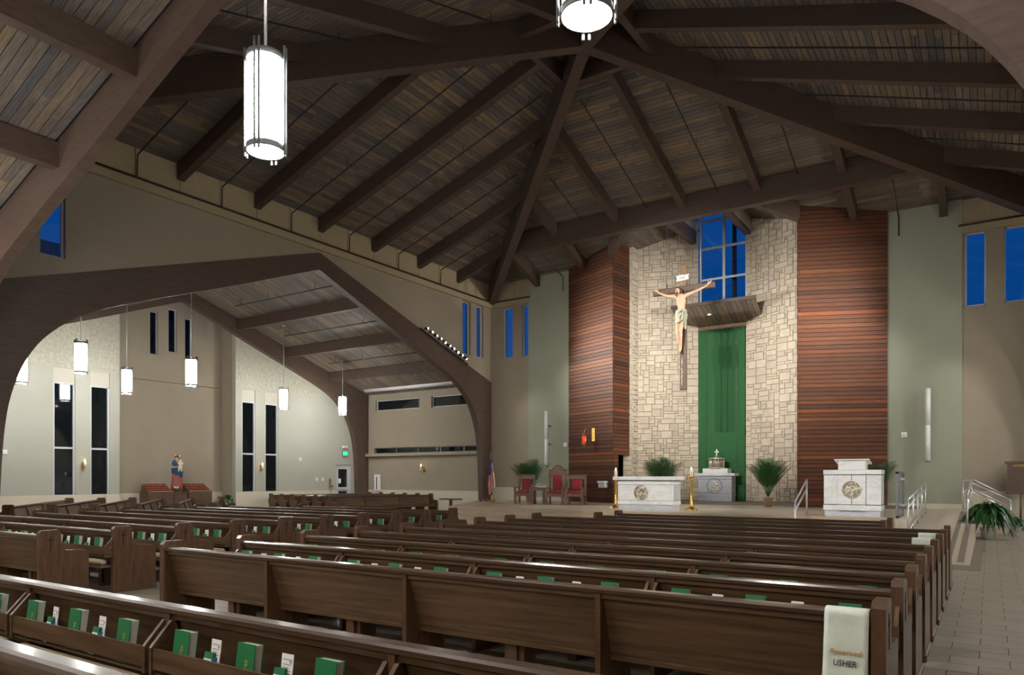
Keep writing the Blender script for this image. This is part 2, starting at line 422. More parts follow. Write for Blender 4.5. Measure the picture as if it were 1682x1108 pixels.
# ---- crossing walls above the arches, with narrow clerestory windows
WIN = [(8.43, 9.03), (9.48, 10.03)]; WZ = (7.29, 9.70)
win_no = [0]
def window(ax, c, u0, u1, z0, z1, label, depth=.12, pane='glass', mull_v=(), mull_h=(), fw=.045, inward=1, fm='frame_white'):
    """framed window in a wall normal to ax (0: x, 1: y), B-space"""
    win_no[0] += 1
    mb = MB(True)
    def bx(m, a0, a1, b0, b1, d0, d1):
        if ax == 0: m.box(c+min(d0,d1), c+max(d0,d1), a0, a1, b0, b1)
        else: m.box(a0, a1, c+min(d0,d1), c+max(d0,d1), b0, b1)
    bx(mb, u0, u0+fw, z0, z1, 0, depth); bx(mb, u1-fw, u1, z0, z1, 0, depth); bx(mb, u0, u1, z0, z0+fw, 0, depth); bx(mb, u0, u1, z1-fw, z1, 0, depth)
    o = mb.build('window_%d' % win_no[0], M[fm]); tag(o, label, kind='structure')
    us = [u0+fw] + sorted(mull_v) + [u1-fw]; zs = [z0+fw] + sorted(mull_h) + [z1-fw]
    for m_ in mull_v: q = MB(True); bx(q, m_-fw*.7, m_+fw*.7, z0, z1, .01*inward, depth*.9); q.build('mullion', M[fm], o)
    for m_ in mull_h: q = MB(True); bx(q, u0, u1, m_-fw*.6, m_+fw*.6, .02*inward, depth*.8); q.build('transom', M[fm], o)
    for i in range(len(us)-1):
        for j in range(len(zs)-1): q = MB(True); bx(q, us[i], us[i+1], zs[j], zs[j+1], depth*.42, depth*.5); q.build('pane', M[pane], o)
    return o
def arch_wall(d, name, label, m):
    mb = MB(True); W0, W1 = (10.68, 10.98) if d != NEAR else (10.88, 11.03)
    zt = lambda r: 6.2 + (1-abs(r)/HALF)*(9.66-6.2) - .25
    br = sorted({-HALF, 0.0, HALF, *[sg*q for a in WIN for q in a for sg in (-1,1)]})
    for i in range(len(br)-1):
        a, b = br[i], br[i+1]; mid = abs(a+b)/2
        hole = any(w0 < mid < w1 for w0, w1 in WIN)
        segs = [((zt(a), zt(b)), (WZ[0], WZ[0])), ((WZ[1], WZ[1]), (10.95, 10.95))] if hole else [((zt(a), zt(b)), (10.95, 10.95))]
        for (za, zb), (ya, yb) in segs:
            vs = [(*fr(d, W0, a), za), (*fr(d, W0, b), zb), (*fr(d, W0, b), yb), (*fr(d, W0, a), ya)]
            vs += [(*fr(d, W1, a), za), (*fr(d, W1, b), zb), (*fr(d, W1, b), yb), (*fr(d, W1, a), ya)]
            mb.add(vs, [(0,1,2,3),(7,6,5,4),(0,4,5,1),(1,5,6,2),(2,6,7,3),(3,7,4,0)])
    o = mb.build(name, M[m]); tag(o, label, kind='structure'); return o
arch_wall(LEFT, 'wall_left', 'beige plaster wall above the transept arch', 'beige')
arch_wall(RIGHT, 'wall_right', 'beige plaster wall above the opposite arch', 'beige')
arch_wall(NEAR, 'wall_nave', 'beige plaster wall above the nave arch', 'beige')
for a, b in WIN:
    for sg in (-1, 1):
        u = sorted((YC+sg*a, YC+sg*b))
        window(0, XC-10.90, u[0], u[1], *WZ, 'narrow blue dusk window high on the transept wall', depth=.10)
        window(0, XC+10.80, u[0], u[1], *WZ, 'narrow window high on the opposite wall', depth=.10)
        u = sorted((XC+sg*a, XC+sg*b)); window(1, YC-10.9, u[0], u[1], *WZ, 'narrow window high on the nave wall', depth=.1)
# acoustic band along the wall heads
tn = 0
for d in (LEFT, BACK, RIGHT, NEAR):
    tn += 1
    mb = MB(True)
    spans = [(-HALF, HALF)] if d != BACK else [(-HALF, -8.5), (8.5, HALF)]
    for a, b in spans:
        p, q = fr(d, 10.56, a), fr(d, 10.72, b); mb.box(min(p[0],q[0]), max(p[0],q[0]), min(p[1],q[1]), max(p[1],q[1]), 9.73, 9.97)
    o = mb.build('trim_%d' % tn, M['acoustic']); tag(o, 'tan acoustic band at the head of the wall', kind='structure')
    for k in range(8):
        a, b = -HALF + k*2.6575, -HALF + (k+1)*2.6575
        for h in (0, 1):
            a1, b1 = a + h*1.329 + .012, a + (h+1)*1.329 - .012
            if d == BACK and abs((a1+b1)/2) < 8.49: continue
            p, q = fr(d, 10.60, a1), fr(d, 10.72, b1)
            MB(True).box(min(p[0],q[0]), max(p[0],q[0]), min(p[1],q[1]), max(p[1],q[1]), 9.97, 10.95).build('panel', M['acoustic'], o)
# ---- back wall pieces beside the sanctuary
bw = [(-19.2,-18.67),(-18.15,-17.6)]
mb = MB(True); mb.wall(1, YB, YB+.3, -20.3, -15.4, -.1, 10.95, [(a,b,7.28,9.66) for a,b in bw])
o = mb.build('wall_back', M['beige']); tag(o, 'beige wall behind the flag and red chairs', kind='structure')
bw2 = [(-.67,-.09),(.40,.98)]
mb = MB(True); mb.wall(1, YB, YB+.3, -3.1, 1.8, -.1, 10.95, [(a,b,7.3,9.72) for a,b in bw2])
o = mb.build('wall_ramp', M['beige']); tag(o, 'beige wall behind the ramp and hymn board', kind='structure')
for a, b in bw: window(1, YB+.10, a, b, 7.28, 9.66, 'narrow blue dusk window on the wall behind the chairs', depth=.10)
for a, b in bw2: window(1, YB+.05, a, b, 7.3, 9.72, 'blue dusk window high above the hymn board', depth=.10)
for x0, x1, nm, lb in ((-17.74,-15.45,'wall_sage','sage green wall panel behind the red chairs'), (-3.04,-.75,'wall_green','sage green wall panel with white column speaker')):
    o = MB(True).box(x0, x1, YB-.09, YB+.02, .3, 10.93).build(nm, M['sage']); tag(o, lb, kind='structure')
    p, q = P(x0, 28.05, 0), P(x1, 28.2, 0)
for i, (x0, x1, yb) in enumerate(((-19.8,-17.74,28.2),(-17.74,-15.5,28.11),(-3.0,-.75,28.11),(-.75,1.4,28.2))):
    hi = SZ(1.2) if i in (0,3) else .62+.16
    o = MB().box(x0*S, x1*S, yb*S-.03, yb*S+.02, -.02 if i == 3 else .5, hi).build('baseboard_%d' % (i+1), M['wainscot']); tag(o, 'pale tiled base along the wall', kind='structure')
# wood clad wings
BH = .149
def clad(name, label, p0, p1, z0, z1, gap=None):
    """horizontal boards on a vertical plane p0-p1 (B-space), facing the nave"""
    p0, p1 = Vector((*p0, 0)), Vector((*p1, 0)); dv = (p1-p0); L = dv.length; dv.normalize(); nv = Vector((dv.y, -dv.x, 0))
    if nv.y > 0.5: nv = -nv
    mb = MB(True)
    def piece(m, a, b, za, zb, n0, n1):
        q = [p0+dv*a+nv*n0, p0+dv*b+nv*n0, p0+dv*b+nv*n1, p0+dv*a+nv*n1]
        m.add([(v.x,v.y,za) for v in q]+[(v.x,v.y,zb) for v in q], [(0,3,2,1),(4,5,6,7),(0,1,5,4),(1,2,6,5),(2,3,7,6),(3,0,4,7)])
    if gap: piece(mb, 0, L, gap[1], z1, -.08, -.02); piece(mb, 0, gap[0], z0, gap[1], -.08, -.02)
    else: piece(mb, 0, L, z0, z1, -.08, -.02)
    o = mb.build(name, M['void']); tag(o, label, kind='structure')
    z = z0; i = 0
    while z < z1:
        b = L if not gap or z > gap[1] - .07 else gap[0]
        q = MB(True); q.tone = R.random(); off = R.uniform(-.004, .006)
        piece(q, 0, b, z, z+BH-.018, -.02, .02+off); q.build('board', M['board'], o)
        z += BH; i += 1
    return o
clad('wall_wood', 'reddish wood clad wing beside the chairs', (-15.55,28.02), (-12.84,26.85), .50, 11.45)
clad('wall_wood_return', 'wood clad return above a dark doorway beside the altar', (-12.84,26.85), (-12.68,28.05), .50, 11.45, gap=(.36,2.62))
clad('wall_wood_pulpit', 'reddish wood clad wing behind the marble pulpit', (-5.66,26.85), (-2.95,28.02), .50, 11.45)
clad('wall_wood_return_pulpit', 'wood clad return behind the pulpit', (-5.82,28.05), (-5.66,26.85), .50, 11.45)
# ---- stone apse: two faces of random ashlar, pier, banner recess
def ashlar(name, label, p0, p1, z0, z1, keep=300, zkeep=(0, 99)):
    p0, p1 = Vector((*p0, 0)), Vector((*p1, 0)); dv = p1-p0; L = dv.length; dv.normalize(); nv = Vector((dv.y, -dv.x, 0))
    if nv.y > 0: nv = -nv
    if abs(nv.y) < .3: nv = Vector((1 if p0.x < XC else -1, 0, 0))
    def bxp(m, a, b, za, zb, n0, n1, jit=0.0):
        q = [p0+dv*a+nv*n0, p0+dv*b+nv*n0, p0+dv*(b-.006)+nv*n1, p0+dv*(a+.006)+nv*n1]
        zz = [za, za, za+.006, za+.006, zb, zb, zb-.006, zb-.006]
        m.add([(v.x,v.y,zz[i]) for i, v in enumerate(q)]+[(v.x,v.y,zz[4+i]) for i, v in enumerate(q)], [(0,3,2,1),(4,5,6,7),(0,1,5,4),(1,2,6,5),(2,3,7,6),(3,0,4,7)])
    mb = MB(True)
    def raw(a,b,za,zb,n0,n1):
        q = [p0+dv*a+nv*n0, p0+dv*b+nv*n0, p0+dv*b+nv*n1, p0+dv*a+nv*n1]
        mb.add([(v.x,v.y,za) for v in q]+[(v.x,v.y,zb) for v in q], [(0,3,2,1),(4,5,6,7),(0,1,5,4),(1,2,6,5),(2,3,7,6),(3,0,4,7)])
    raw(0, L, z0, z1, -.25, 0)
    o = mb.build(name, M['mortar']); tag(o, label, kind='structure')
    nx = max(1, round(L/.122)); cw = L/nx; nz = round((z1-z0)/.104); ch = (z1-z0)/nz
    used = [[False]*nz for _ in range(nx)]; st = []
    for j in range(nz):
        i = 0
        while i < nx:
            if used[i][j]: i += 1; continue
            sz = R.choice([(4,2),(3,2),(3,1),(4,1),(2,2),(3,3),(2,3),(2,1),(5,2),(3,2),(4,2),(2,2),(1,1),(4,3)])
            ww = 0
            while ww < sz[0] and i+ww < nx and not used[i+ww][j]: ww += 1
            if 0 < nx-(i+ww) < 2 and not used[nx-1][j]: ww = nx-i
            hh = min(sz[1], nz-j)
            while hh > 1 and any(used[i+a][j+b] for a in range(ww) for b in range(hh)): hh -= 1
            for a in range(ww):
                for b in range(hh): used[i+a][j+b] = True
            st.append((i, j, ww, hh)); i += ww
    st.sort(key=lambda q: -(q[2]*q[3]))
    rest = MB(True)
    for k, (i, j, ww, hh) in enumerate(st):
        m = MB(True) if k < keep else rest
        m.tone = R.random()
        bxp(m, i*cw+.008, (i+ww)*cw-.008, z0+j*ch+.008, z0+(j+hh)*ch-.008, 0, .022+R.uniform(0, .022))
        if k < keep: m.build('stone', M['stone'], o)
    if rest.v: tag(rest.build('small_stones', M['stone'], o), kind='stuff')
    return o
ashlar('wall_stone', 'pale limestone wall behind the hanging crucifix', (-12.59,28.75), (-10.24,29.70), .5, 12.5)
ashlar('wall_stone_pulpit', 'pale limestone wall between green banner and pulpit wing', (-8.24,29.70), (-5.80,28.71), .5, 12.5)
ashlar('wall_stone_pier', 'narrow limestone pier beside the wood clad wing', (-12.95,28.05), (-12.62,28.20), .5, 11.6, keep=110)
ashlar('wall_stone_reveal', 'limestone reveal of the pier', (-12.62,28.20), (-12.60,28.75), .5, 11.6, keep=120)
ashlar('wall_stone_jamb', 'limestone jamb beside the banner', (-10.24,29.70), (-10.22,29.95), .5, 8.0, keep=60)
ashlar('wall_stone_jamb_pulpit', 'limestone jamb on the pulpit side of the banner', (-8.24,29.70), (-8.26,29.95), .5, 8.0, keep=60)
o = MB(True).box(-10.4, -8.1, 29.92, 30.1, .3, 8.65).build('wall_recess', M['mortar']); tag(o, 'recess wall behind the green banner', kind='structure')
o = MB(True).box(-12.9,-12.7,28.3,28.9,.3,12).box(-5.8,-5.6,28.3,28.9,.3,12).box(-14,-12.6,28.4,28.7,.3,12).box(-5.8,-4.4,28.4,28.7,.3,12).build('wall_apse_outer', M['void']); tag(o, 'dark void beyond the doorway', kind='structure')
window(1, 29.80, -10.22, -8.24, 8.55, 13.6, 'tall blue dusk window above the sanctuary canopy', depth=.14, mull_v=(-9.2,), mull_h=(9.97,11.28,12.45), fw=.075, fm='frame_white')
o = MB(True).box(-8.98,-8.84,30.25,30.4,7.5,14.5).build('column_outside', M['void']); tag(o, 'dark post outside the sanctuary window', kind='structure')
# light well over the window
mb = MB(True).box(-10.5,-10.36,25.9,30.0,11.6,13.8).box(-8.14,-8.0,25.9,30.0,11.6,13.8).box(-10.5,-8.0,25.8,30.0,13.7,13.85).box(-10.5,-8.0,25.8,25.95,11.9,13.8)
o = mb.build('wall_lightwell', M['cream']); tag(o, 'pale side of the light well over the sanctuary window', kind='structure')
# chancel gable ceiling
zg = lambda dx: 12.52 - PITCH*abs(dx)
mb = MB(True)
for sg in (-1, 1):
    G = lambda dx, yy, dz=.04: (XC+sg*dx, yy, zg(dx)+dz)
    a = [G(1.12,25.2), G(2.09,25.2), G(5.2,28.3), G(5.2,30.2), G(1.12,30.2)]; b = [G(0,25.2), G(1.12,25.2), G(1.12,25.9), G(0,25.9)]
    slab(mb, a if sg < 0 else a[::-1], .1); slab(mb, b if sg < 0 else b[::-1], .1)
    mb.prism([(XC, 11.75), (XC+sg*2.2, 11.75), (XC, 12.6)], 1, 25.2, 25.28)
co = mb.build('ceiling', M['void']); tag(co, 'small gabled timber ceiling over the sanctuary', kind='structure')
for sg in (-1, 1):
    dx = .02
    while dx < 4.6:
        d1 = dx + .19; y0 = max(25.25, 23.1+dx); y1 = 29.95 if dx > 1.12 else 25.9; yy = y0
        while yy < y1:
            y2 = min(yy + R.choice((1.4,2.2,3.0)), y1); m = MB(True); m.tone = R.random()
            q = [(XC+sg*(dx+.006), yy, zg(dx)), (XC+sg*d1, yy+(.19 if yy == y0 and y0 > 25.3 else 0), zg(d1)), (XC+sg*d1, y2-.008, zg(d1)), (XC+sg*(dx+.006), y2-.008, zg(dx))]
            slab(m, q if sg < 0 else q[::-1], .03); m.build('plank', M['plank'], co); yy = y2
        dx = d1
    MB(True).beam((XC+sg*2.15, 25.25, zg(2.15)), (XC+sg*3.62, 26.72, zg(3.62)), .26, .62).build('valley_beam', M['beam'], co)
    MB(True).beam((XC+sg*1.12, 25.2, 11.97), (XC+sg*1.12, 29.45, 11.97), .24, .52).build('tie_beam', M['beam'], co)
# ---- the three arms with gabled roofs
def arm(d, L, side_m, names, planks):
    mb = MB(True); s0, s1 = 10.9, HALF+L
    zz = lambda r: 9.60 - .3255*abs(r)
    for sg in (-1, 1):
        q = [(*fr(d, s0, 0), zz(0)+.04), (*fr(d, s1, 0), zz(0)+.04), (*fr(d, s1, sg*11.0), zz(11.0)+.04), (*fr(d, s0, sg*11.0), zz(11.0)+.04)]
        slab(mb, q if sg > 0 else q[::-1], .12)
    o = mb.build('ceiling', M['void']); tag(o, names[0], kind='structure')
    for sg in (-1, 1):
        joined = None if (sg in planks) else MB(True)
        s = s0+.2
        while s < s1:
            e = min(s+PL, s1); r = R.uniform(-2.5, 0)
            while r < 10.7:
                r2 = r + R.choice((2.0,2.8,3.6,4.4)); a, b = max(r, 0), min(r2, 10.7)
                if b-a > .15:
                    q = [(*fr(d, s+.015, sg*a), zz(a)), (*fr(d, e, sg*a), zz(a)), (*fr(d, e, sg*(b-.006)), zz(b-.006)), (*fr(d, s+.015, sg*(b-.006)), zz(b-.006))]
                    plank_piece(o, q if sg > 0 else q[::-1], R.random(), joined, 'plank_x' if d == NEAR else 'plank')
                r = r2
            s = e
        if joined is not None: tag(joined.build('plank_field', M['plank_x' if d == NEAR else 'plank'], o), kind='stuff')
        for k in (1, 2, 3):
            r = sg*k*2.6575; MB(True).beam((*fr(d, 11.05, r), zz(r)), (*fr(d, s1-(.3 if d != LEFT else .0), r), zz(r)), .24, .46).build('purlin', M['beam'], o)
    return o
arm(LEFT, 8.52, 'beige', ('lamp-lit gabled plank ceiling of the transept',), (-1, 1))
arm(NEAR, 13.5, 'beige', ('gabled plank ceiling over the rear pews',), (-1,))
arm(RIGHT, 8.5, 'beige', ('gabled plank ceiling of the opposite transept',), ())
# transept end wall (X = -28.4) with niche
XE, XN = -28.4, -29.4
lw = [(12.6,13.36),(13.9,14.62),(20.54,21.26),(21.8,22.55)]
mb = MB(True); mb.wall(0, XE-.25, XE, 6.5, 15.0, -.1, 5.7, [(a,b,.95,5.68) for a,b in lw]); mb.wall(0, XE-.25, XE, 20.2, 28.6, -.1, 5.7, [(a,b,.95,5.68) for a,b in lw]+[(26.2,27.25,-.1,2.33)])
o = mb.build('wall_transept', M['cream']); tag(o, 'cream end wall of the transept with tall windows', kind='structure')
o = MB(True).wall(0, XE-.25, XE+.012, 6.5, 15.0, 5.7, 10.2).wall(0, XE-.25, XE+.012, 20.2, 28.6, 5.7, 10.2).build('wall_transept_upper', M['textured']); tag(o, 'rough textured upper part of the transept end wall', kind='structure')
nw = [(16.8,17.15,6.85,8.67),(17.62,18.0,7.06,8.92),(18.38,18.72,6.9,8.65)]
mb = MB(True).wall(0, XN-.2, XN, 14.9, 20.4, -.1, 5.72).wall(0, XN-.2, XN, 14.9, 20.4, 5.74, 10.4, nw).box(XN, XE-.26, 20.19, 20.4, -.1, 10.2).box(XN, XE-.26, 14.8, 15.01, -.1, 10.2).box(XN-.2, XE, 14.8, 20.4, 10.0, 10.2)
o = mb.build('wall_niche', M['beige']); tag(o, 'beige niche wall behind the statue', kind='structure')
for a, b, z0, z1 in nw: window(0, XN-.18, a, b, z0, z1, 'small slit window high in the statue niche', depth=.08, pane='glass_dark', fw=.03)
for i, (a, b) in enumerate(lw):
    o = window(0, XE-.16, a, b, .95, 5.15, 'tall dark transept window beside the statue niche', depth=.12, pane='darkpane', mull_h=(2.74,), fw=.06)
    MB(True).box(XE-.14, XE-.03, a+.01, b-.01, 5.15, 5.68).build('roman_shade', M['shade'], o)
o = MB(True).box(XE, XE+.03, 7, 15.0, -.05, 1.0).box(XE, XE+.03, 20.2, 26.15, -.05, 1.0).box(XN, XN+.03, 15.0, 20.2, -.05, 1.0).build('baseboard_5', M['wainscot']); tag(o, 'pale tiled base of the transept wall', kind='structure')
# transept side walls
so = [(-27.6,-24.5,5.23,5.80),(-23.7,-20.6,5.23,5.80),(-27.7,-20.3,2.93,3.24)]
o = MB(True).wall(1, 28.3, 28.6, -28.7, -19.8, -.1, 6.6, so).build('wall_transept_side', M['beige']); tag(o, 'beige side wall of the transept under the rolled screen', kind='structure')
for a in so[:2]: window(1, 28.40, a[0], a[1], a[2], a[3], 'long low window under the rolled screen', depth=.10, pane='darkpane', fw=.05)
window(1, 28.40, *so[2], 'dark slot window above the ledge', depth=.10, pane='darkpane', mull_v=(-26.2,-24.7,-23.2,-21.7), fw=.04, fm='dark_steel')
o = MB(True).box(-28.7, -20.3, 28.02, 28.3, 2.78, 2.93).build('trim_9', M['beige']); tag(o, 'projecting ledge along the transept side wall', kind='structure')
o = MB(True).box(-28.3,-20,28.27,28.3,-.05,1.0).build('baseboard_6', M['wainscot']); tag(o, 'pale tiled base of the transept side wall', kind='structure')
o = MB(True).box(-28.7,-19.8,6.5,6.75,-.1,6.8).build('wall_transept_near', M['beige']); tag(o, 'side wall of the transept beside the nave arch', kind='structure')
# opposite transept and nave shell (out of the picture, they hold the light)
o = MB(True).box(1.4,10.2,28.2,28.5,-.1,6.8).box(1.4,10.2,6.5,6.8,-.1,6.8).box(9.9,10.2,6.5,28.5,-.1,10.2).build('wall_far_transept', M['cream']); tag(o, 'walls of the opposite transept', kind='structure')
o = MB(True).box(-20.2,-19.9,-7.0,6.6,-.1,6.8).box(1.60,1.9,-7.0,6.75,-.1,6.8).box(-20.2,1.7,-7.2,-6.9,-.1,10.2).build('wall_nave_rear', M['beige']); tag(o, 'walls around the rear pews', kind='structure')
# ================================================================== STAGE, STEPS, RAMP
SZT = .62; XA = XC*S; YF = 20.3; XL, XRS = -16.2, -1.85
o = MB().box(XL, XRS, YF, 29.0, -.01, SZT-.02).add([(XL,YF,-.01),(-19.3,26.3,-.01),(-19.3,29,-.01),(XL,29,-.01),(XL,YF,SZT-.02),(-19.3,26.3,SZT-.02),(-19.3,29,SZT-.02),(XL,29,SZT-.02)], [(0,3,2,1),(4,5,6,7),(0,1,5,4),(1,2,6,5),(2,3,7,6)]).box(XRS,-.3,25.6,27.7,-.01,SZT-.02).build('floor_stage', M['riser_tile'])
tag(o, 'raised sanctuary platform of beige tile', kind='structure')
MB().box(XL-.01, XRS, YF-.02, 29.0, SZT-.02, SZT).add([(XL,YF,SZT),(-19.3,26.3,SZT),(-19.3,29,SZT),(XL,29,SZT)], [(0,3,2,1)]).box(XRS,-.3,25.6,27.7,SZT-.02,SZT).build('stage_top', M['stage_tile'], o)
tread = SZT/4
for k in range(4):
    y1 = YF - k*.35; zt = SZT - k*tread
    if k: MB().box(XL, XRS, y1-.02, y1+.36, zt-.022, zt).build('tread', M['stage_tile'], o); MB().box(XL, XRS, y1, y1+.35, -.01, zt-.02).build('step', M['grout'], o)
    x = XL - (k % 2)*.33
    while x < XRS:
        a, b = max(x, XL), min(x+.66, XRS)
        if b-a > .05: m = MB(); m.box(a+.004, b-.004, y1-.014, y1, zt-tread+.002, zt-.024); m.build('tile', M['riser_tile'], o)
        x += .66
o2 = MB().box(-12.3, -5.8, 26.95, 29.0, SZT, SZT+.09).build('floor_apse', M['strip']); tag(o2, 'low dark step before the stone apse', kind='structure')
MB().box(-5.8, -1.9, 26.6, 26.9, SZT, SZT+.1).build('plinth', M['strip'], o2)
# ramp beside the platform
def zramp(y): return max(0.002, min(SZT, (y-15.8)/(25.6-15.8)*SZT))
ro = MB().prism([(15.8,-.01),(25.6,-.01),(25.6,SZT-.001),(15.8,0.004)], 0, -1.7, -.3).build('floor_ramp', M['stage_tile']); tag(ro, 'tiled ramp climbing beside the platform', kind='structure')
mb = MB()
for x0, x1 in ((-.52,-.40),(-.72,-.62)):
    mb.prism([(16.1,zramp(16.1)+.001),(25.6,SZT+.001),(25.6,SZT+.004),(16.1,zramp(16.1)+.004)], 0, x0, x1)
mb.build('edge_strip', M['strip'], ro)
MB().box(-1.7, -.3, 15.0, 15.8, 0, .004).build('landing_strip', M['strip'], ro)
MB().prism([(15.0,0),(25.6,0),(25.6,.005),(15.0,.005)], 0, -.3, -.12).build('border_strip', M['strip'], ro)
MB().box(XRS, -1.7, 19.2, 25.6, -.01, SZT).build('cheek', M['wainscot'], ro)
for k in range(4): MB().box(-.3+k*.28, -.3+(k+1)*.28, 25.75, 27.3, -.01, SZT-(k+1)*.124).build('stair', M['stage_tile'], ro)
# ================================================================== PEWS
PH = .875
END = [(-.02,0),(.60,0),(.60,.60),(.565,.64),(.30,.66),(.255,.70),(.245,.90),(.215,.935),(.01,.935),(-.02,.90)]
DIV = [(0,0),(.52,0),(.47,.43),(.24,.43),(.10,.83),(0,.83)]
def pew_meshes(L, n):
    D = {}
    seg = L/n
    def mk(key, mb, m): me = mb.mesh(key); me.materials.append(M[m]); D[key] = me
    mk('end_panel', MB().prism(END, 0, 0, .075), 'pew_end')
    mk('foot', MB().cbox(-.012, .087, -.035, .615, 0, .07, .008), 'pew_end')
    c = MB(); c.box(.0755, .0775, .107, .122, .66, .86).box(.0755, .0775, .067, .162, .795, .808); mk('carved_cross', c, 'carved')
    c = MB(); c.box(-.0025, -.0005, .107, .122, .66, .86).box(-.0025, -.0005, .067, .162, .795, .808); mk('carved_cross_left', c, 'carved')
    mk('divider', MB().prism(DIV, 0, -.02, .02), 'pew_end')
    mk('back_panel', MB().prism([(.035,.83),(.07,.83),(.215,.36),(.18,.36)], 0, .02, seg-.02), 'pew')
    mk('lower_rail', MB().cbox(.02, seg-.02, .155, .225, .345, .385, .008), 'pew')
    mk('cap_rail', MB().prism([(-.006,.836),(-.006,.860),(.006,.874),(.075,.875),(.095,.862),(.095,.836)], 0, .07, L-.07), 'pew_cap')
    mk('cap_mould', MB().prism([(.022,.795),(.022,.836),(.085,.836),(.078,.795)], 0, .07, L-.07), 'pew')
    mk('seat', MB().prism([(.19,.42),(.53,.44),(.53,.475),(.19,.455)], 0, .03, L-.03), 'pew')
    mk('seat_apron', MB().box(.03, L-.03, .47, .49, .36, .44), 'pew')
    mk('book_rack', MB().box(.05, seg-.05, -.118, -.102, .538, .655).box(.05, seg-.05, -.104, .12, .503, .515).prism([(-.002,.795),(.020,.795),(.125,.503),(-.125,.503),(-.125,.66)], 0, .022, .048).prism([(-.002,.795),(.020,.795),(.125,.503),(-.125,.503),(-.125,.66)], 0, seg-.048, seg-.022), 'pew')
    mk('kneeler_pad', MB().cbox(.10, seg-.10, -.135, -.045, .385, .47, .03), 'kneel_pad')
    mk('kneeler_board', MB().box(.08, seg-.08, -.16, -.01, .355, .385), 'kneel_board')
    mk('kneeler_foot', MB().box(seg*.48, seg*.48+.03, -.2, .25, .02, .365).box(seg*.55, seg*.55+.02, .1, .35, .06, .3), 'pew_end')
    mk('leg', MB().box(seg*.52-.04, seg*.52+.04, .22, .50, 0, .42).box(seg*.52-.09, seg*.52+.09, .25, .29, .05, .36), 'pew_end')
    return D
PMC = {}
def pew(loc, rz, L, n, label, group, rack=True, leftcross=True, kneel=True):
    D = PMC.setdefault((L, n), None) or pew_meshes(L, n); PMC[(L, n)] = D
    e = empty('church_pew', loc, rz); tag(e, label, 'pew', group)
    seg = L/n
    a = put('end_panel', D['end_panel'], e, (0,0,0)); b = put('end_panel', D['end_panel'], e, (L-.075,0,0))
    for q in (a, b): put('foot', D['foot'], q, (0,0,0))
    put('carved_cross', D['carved_cross'], b, (0,0,0)); put('carved_cross', D['carved_cross_left'], a, (0,0,0))
    for k in range(1, n): put('divider', D['divider'], e, (k*seg,0,0))
    for k in range(n):
        bp = put('back_panel', D['back_panel'], e, (k*seg,0,0)); put('lower_rail', D['lower_rail'], bp)
        put('leg', D['leg'], e, (k*seg,0,0))
        if rack: put('book_rack', D['book_rack'], e, (k*seg,0,0))
        if rack and kneel:
            kn = put('kneeler', D['kneeler_board'], e, (k*seg,0,0)); put('pad', D['kneeler_pad'], kn, (0,0,0))
    cp = put('cap_rail', D['cap_rail'], e); put('moulding', D['cap_mould'], cp)
    st = put('seat', D['seat'], e); put('apron', D['seat_apron'], st)
    return e
# hymnals and pamphlets
BW, BT, BHh = .142, .054, .252
bk = {}
m = MB(); m.cbox(0, BW, -BT, -BT+.004, 0, BHh, .001); m.cbox(0, BW, -.004, 0, 0, BHh, .001); m.cbox(0, .005, -BT, 0, 0, BHh, .001); bk['cover'] = m.mesh('cover'); bk['cover'].materials.append(M['book_green'])
m = MB(); m.box(.005, BW-.005, -BT+.004, -.004, .004, BHh-.004); bk['pages'] = m.mesh('pages'); bk['pages'].materials.append(M['page'])
m = MB(); m.box(.074,.080,-BT-.0012,-BT,.06,.17); m.bar((.058,-BT-.0007,.085),(.096,-BT-.0007,.125),.005,.0012); m.bar((.096,-BT-.0007,.085),(.058,-BT-.0007,.125),.005,.0012)
m.box(.080,.092,-BT-.0012,-BT,.163,.169); m.box(.089,.094,-BT-.0012,-BT,.145,.169); m.box(.080,.092,-BT-.0012,-BT,.142,.148); bk['emblem'] = m.mesh('emblem'); bk['emblem'].materials.append(M['gold_print'])
m = MB(); m.box(0,.085,-.012,-.009,0,.235); bk['leaflet'] = m.mesh('leaflet'); bk['leaflet'].materials.append(M['paper'])
m = MB(); [m.box(.012,.012+wd,-.0133,-.0125,zz,zz+.006) for wd, zz in ((.05,.205),(.06,.18),(.045,.165),(.06,.15),(.055,.135))]; m.box(.06,.075,-.0133,-.0125,.19,.21); bk['print'] = m.mesh('print'); bk['print'].materials.append(M['faint_print'])
m = MB(); m.prism([(-.052,.0),(-.016,0),(-.016,.165),(-.030,.165)], 0, -.028, .05); bk['pamphlet'] = m.mesh('pamphlet'); bk['pamphlet'].materials.append(M['book_green'])
m = MB(); m.prism([(-.0535,.004),(-.0515,.004),(-.0343,.132),(-.0363,.132)], 0, -.024, .046); bk['pamphlet_face'] = m.mesh('pamphlet_face'); bk['pamphlet_face'].materials.append(M['paper'])
m = MB(); m.box(.05,.062,-.03,-.014,0,.14); bk['blue_card'] = m.mesh('blue_card'); bk['blue_card'].materials.append(M['blue_card'])
m = MB(); m.tube([(.088,-.02,0),(.088,-.02,.17)], .0045, 6); bk['pencil'] = m.mesh('pencil'); bk['pencil'].materials.append(M['paper'])
def slots(L, n, which=None):
    seg = L/n; out = []
    for k in range(n):
        if which and k not in which: continue
        for j, f in enumerate((.10,.27,.42,.61,.77)): out.append((k, j % 2, k*seg + f*seg))
    return out
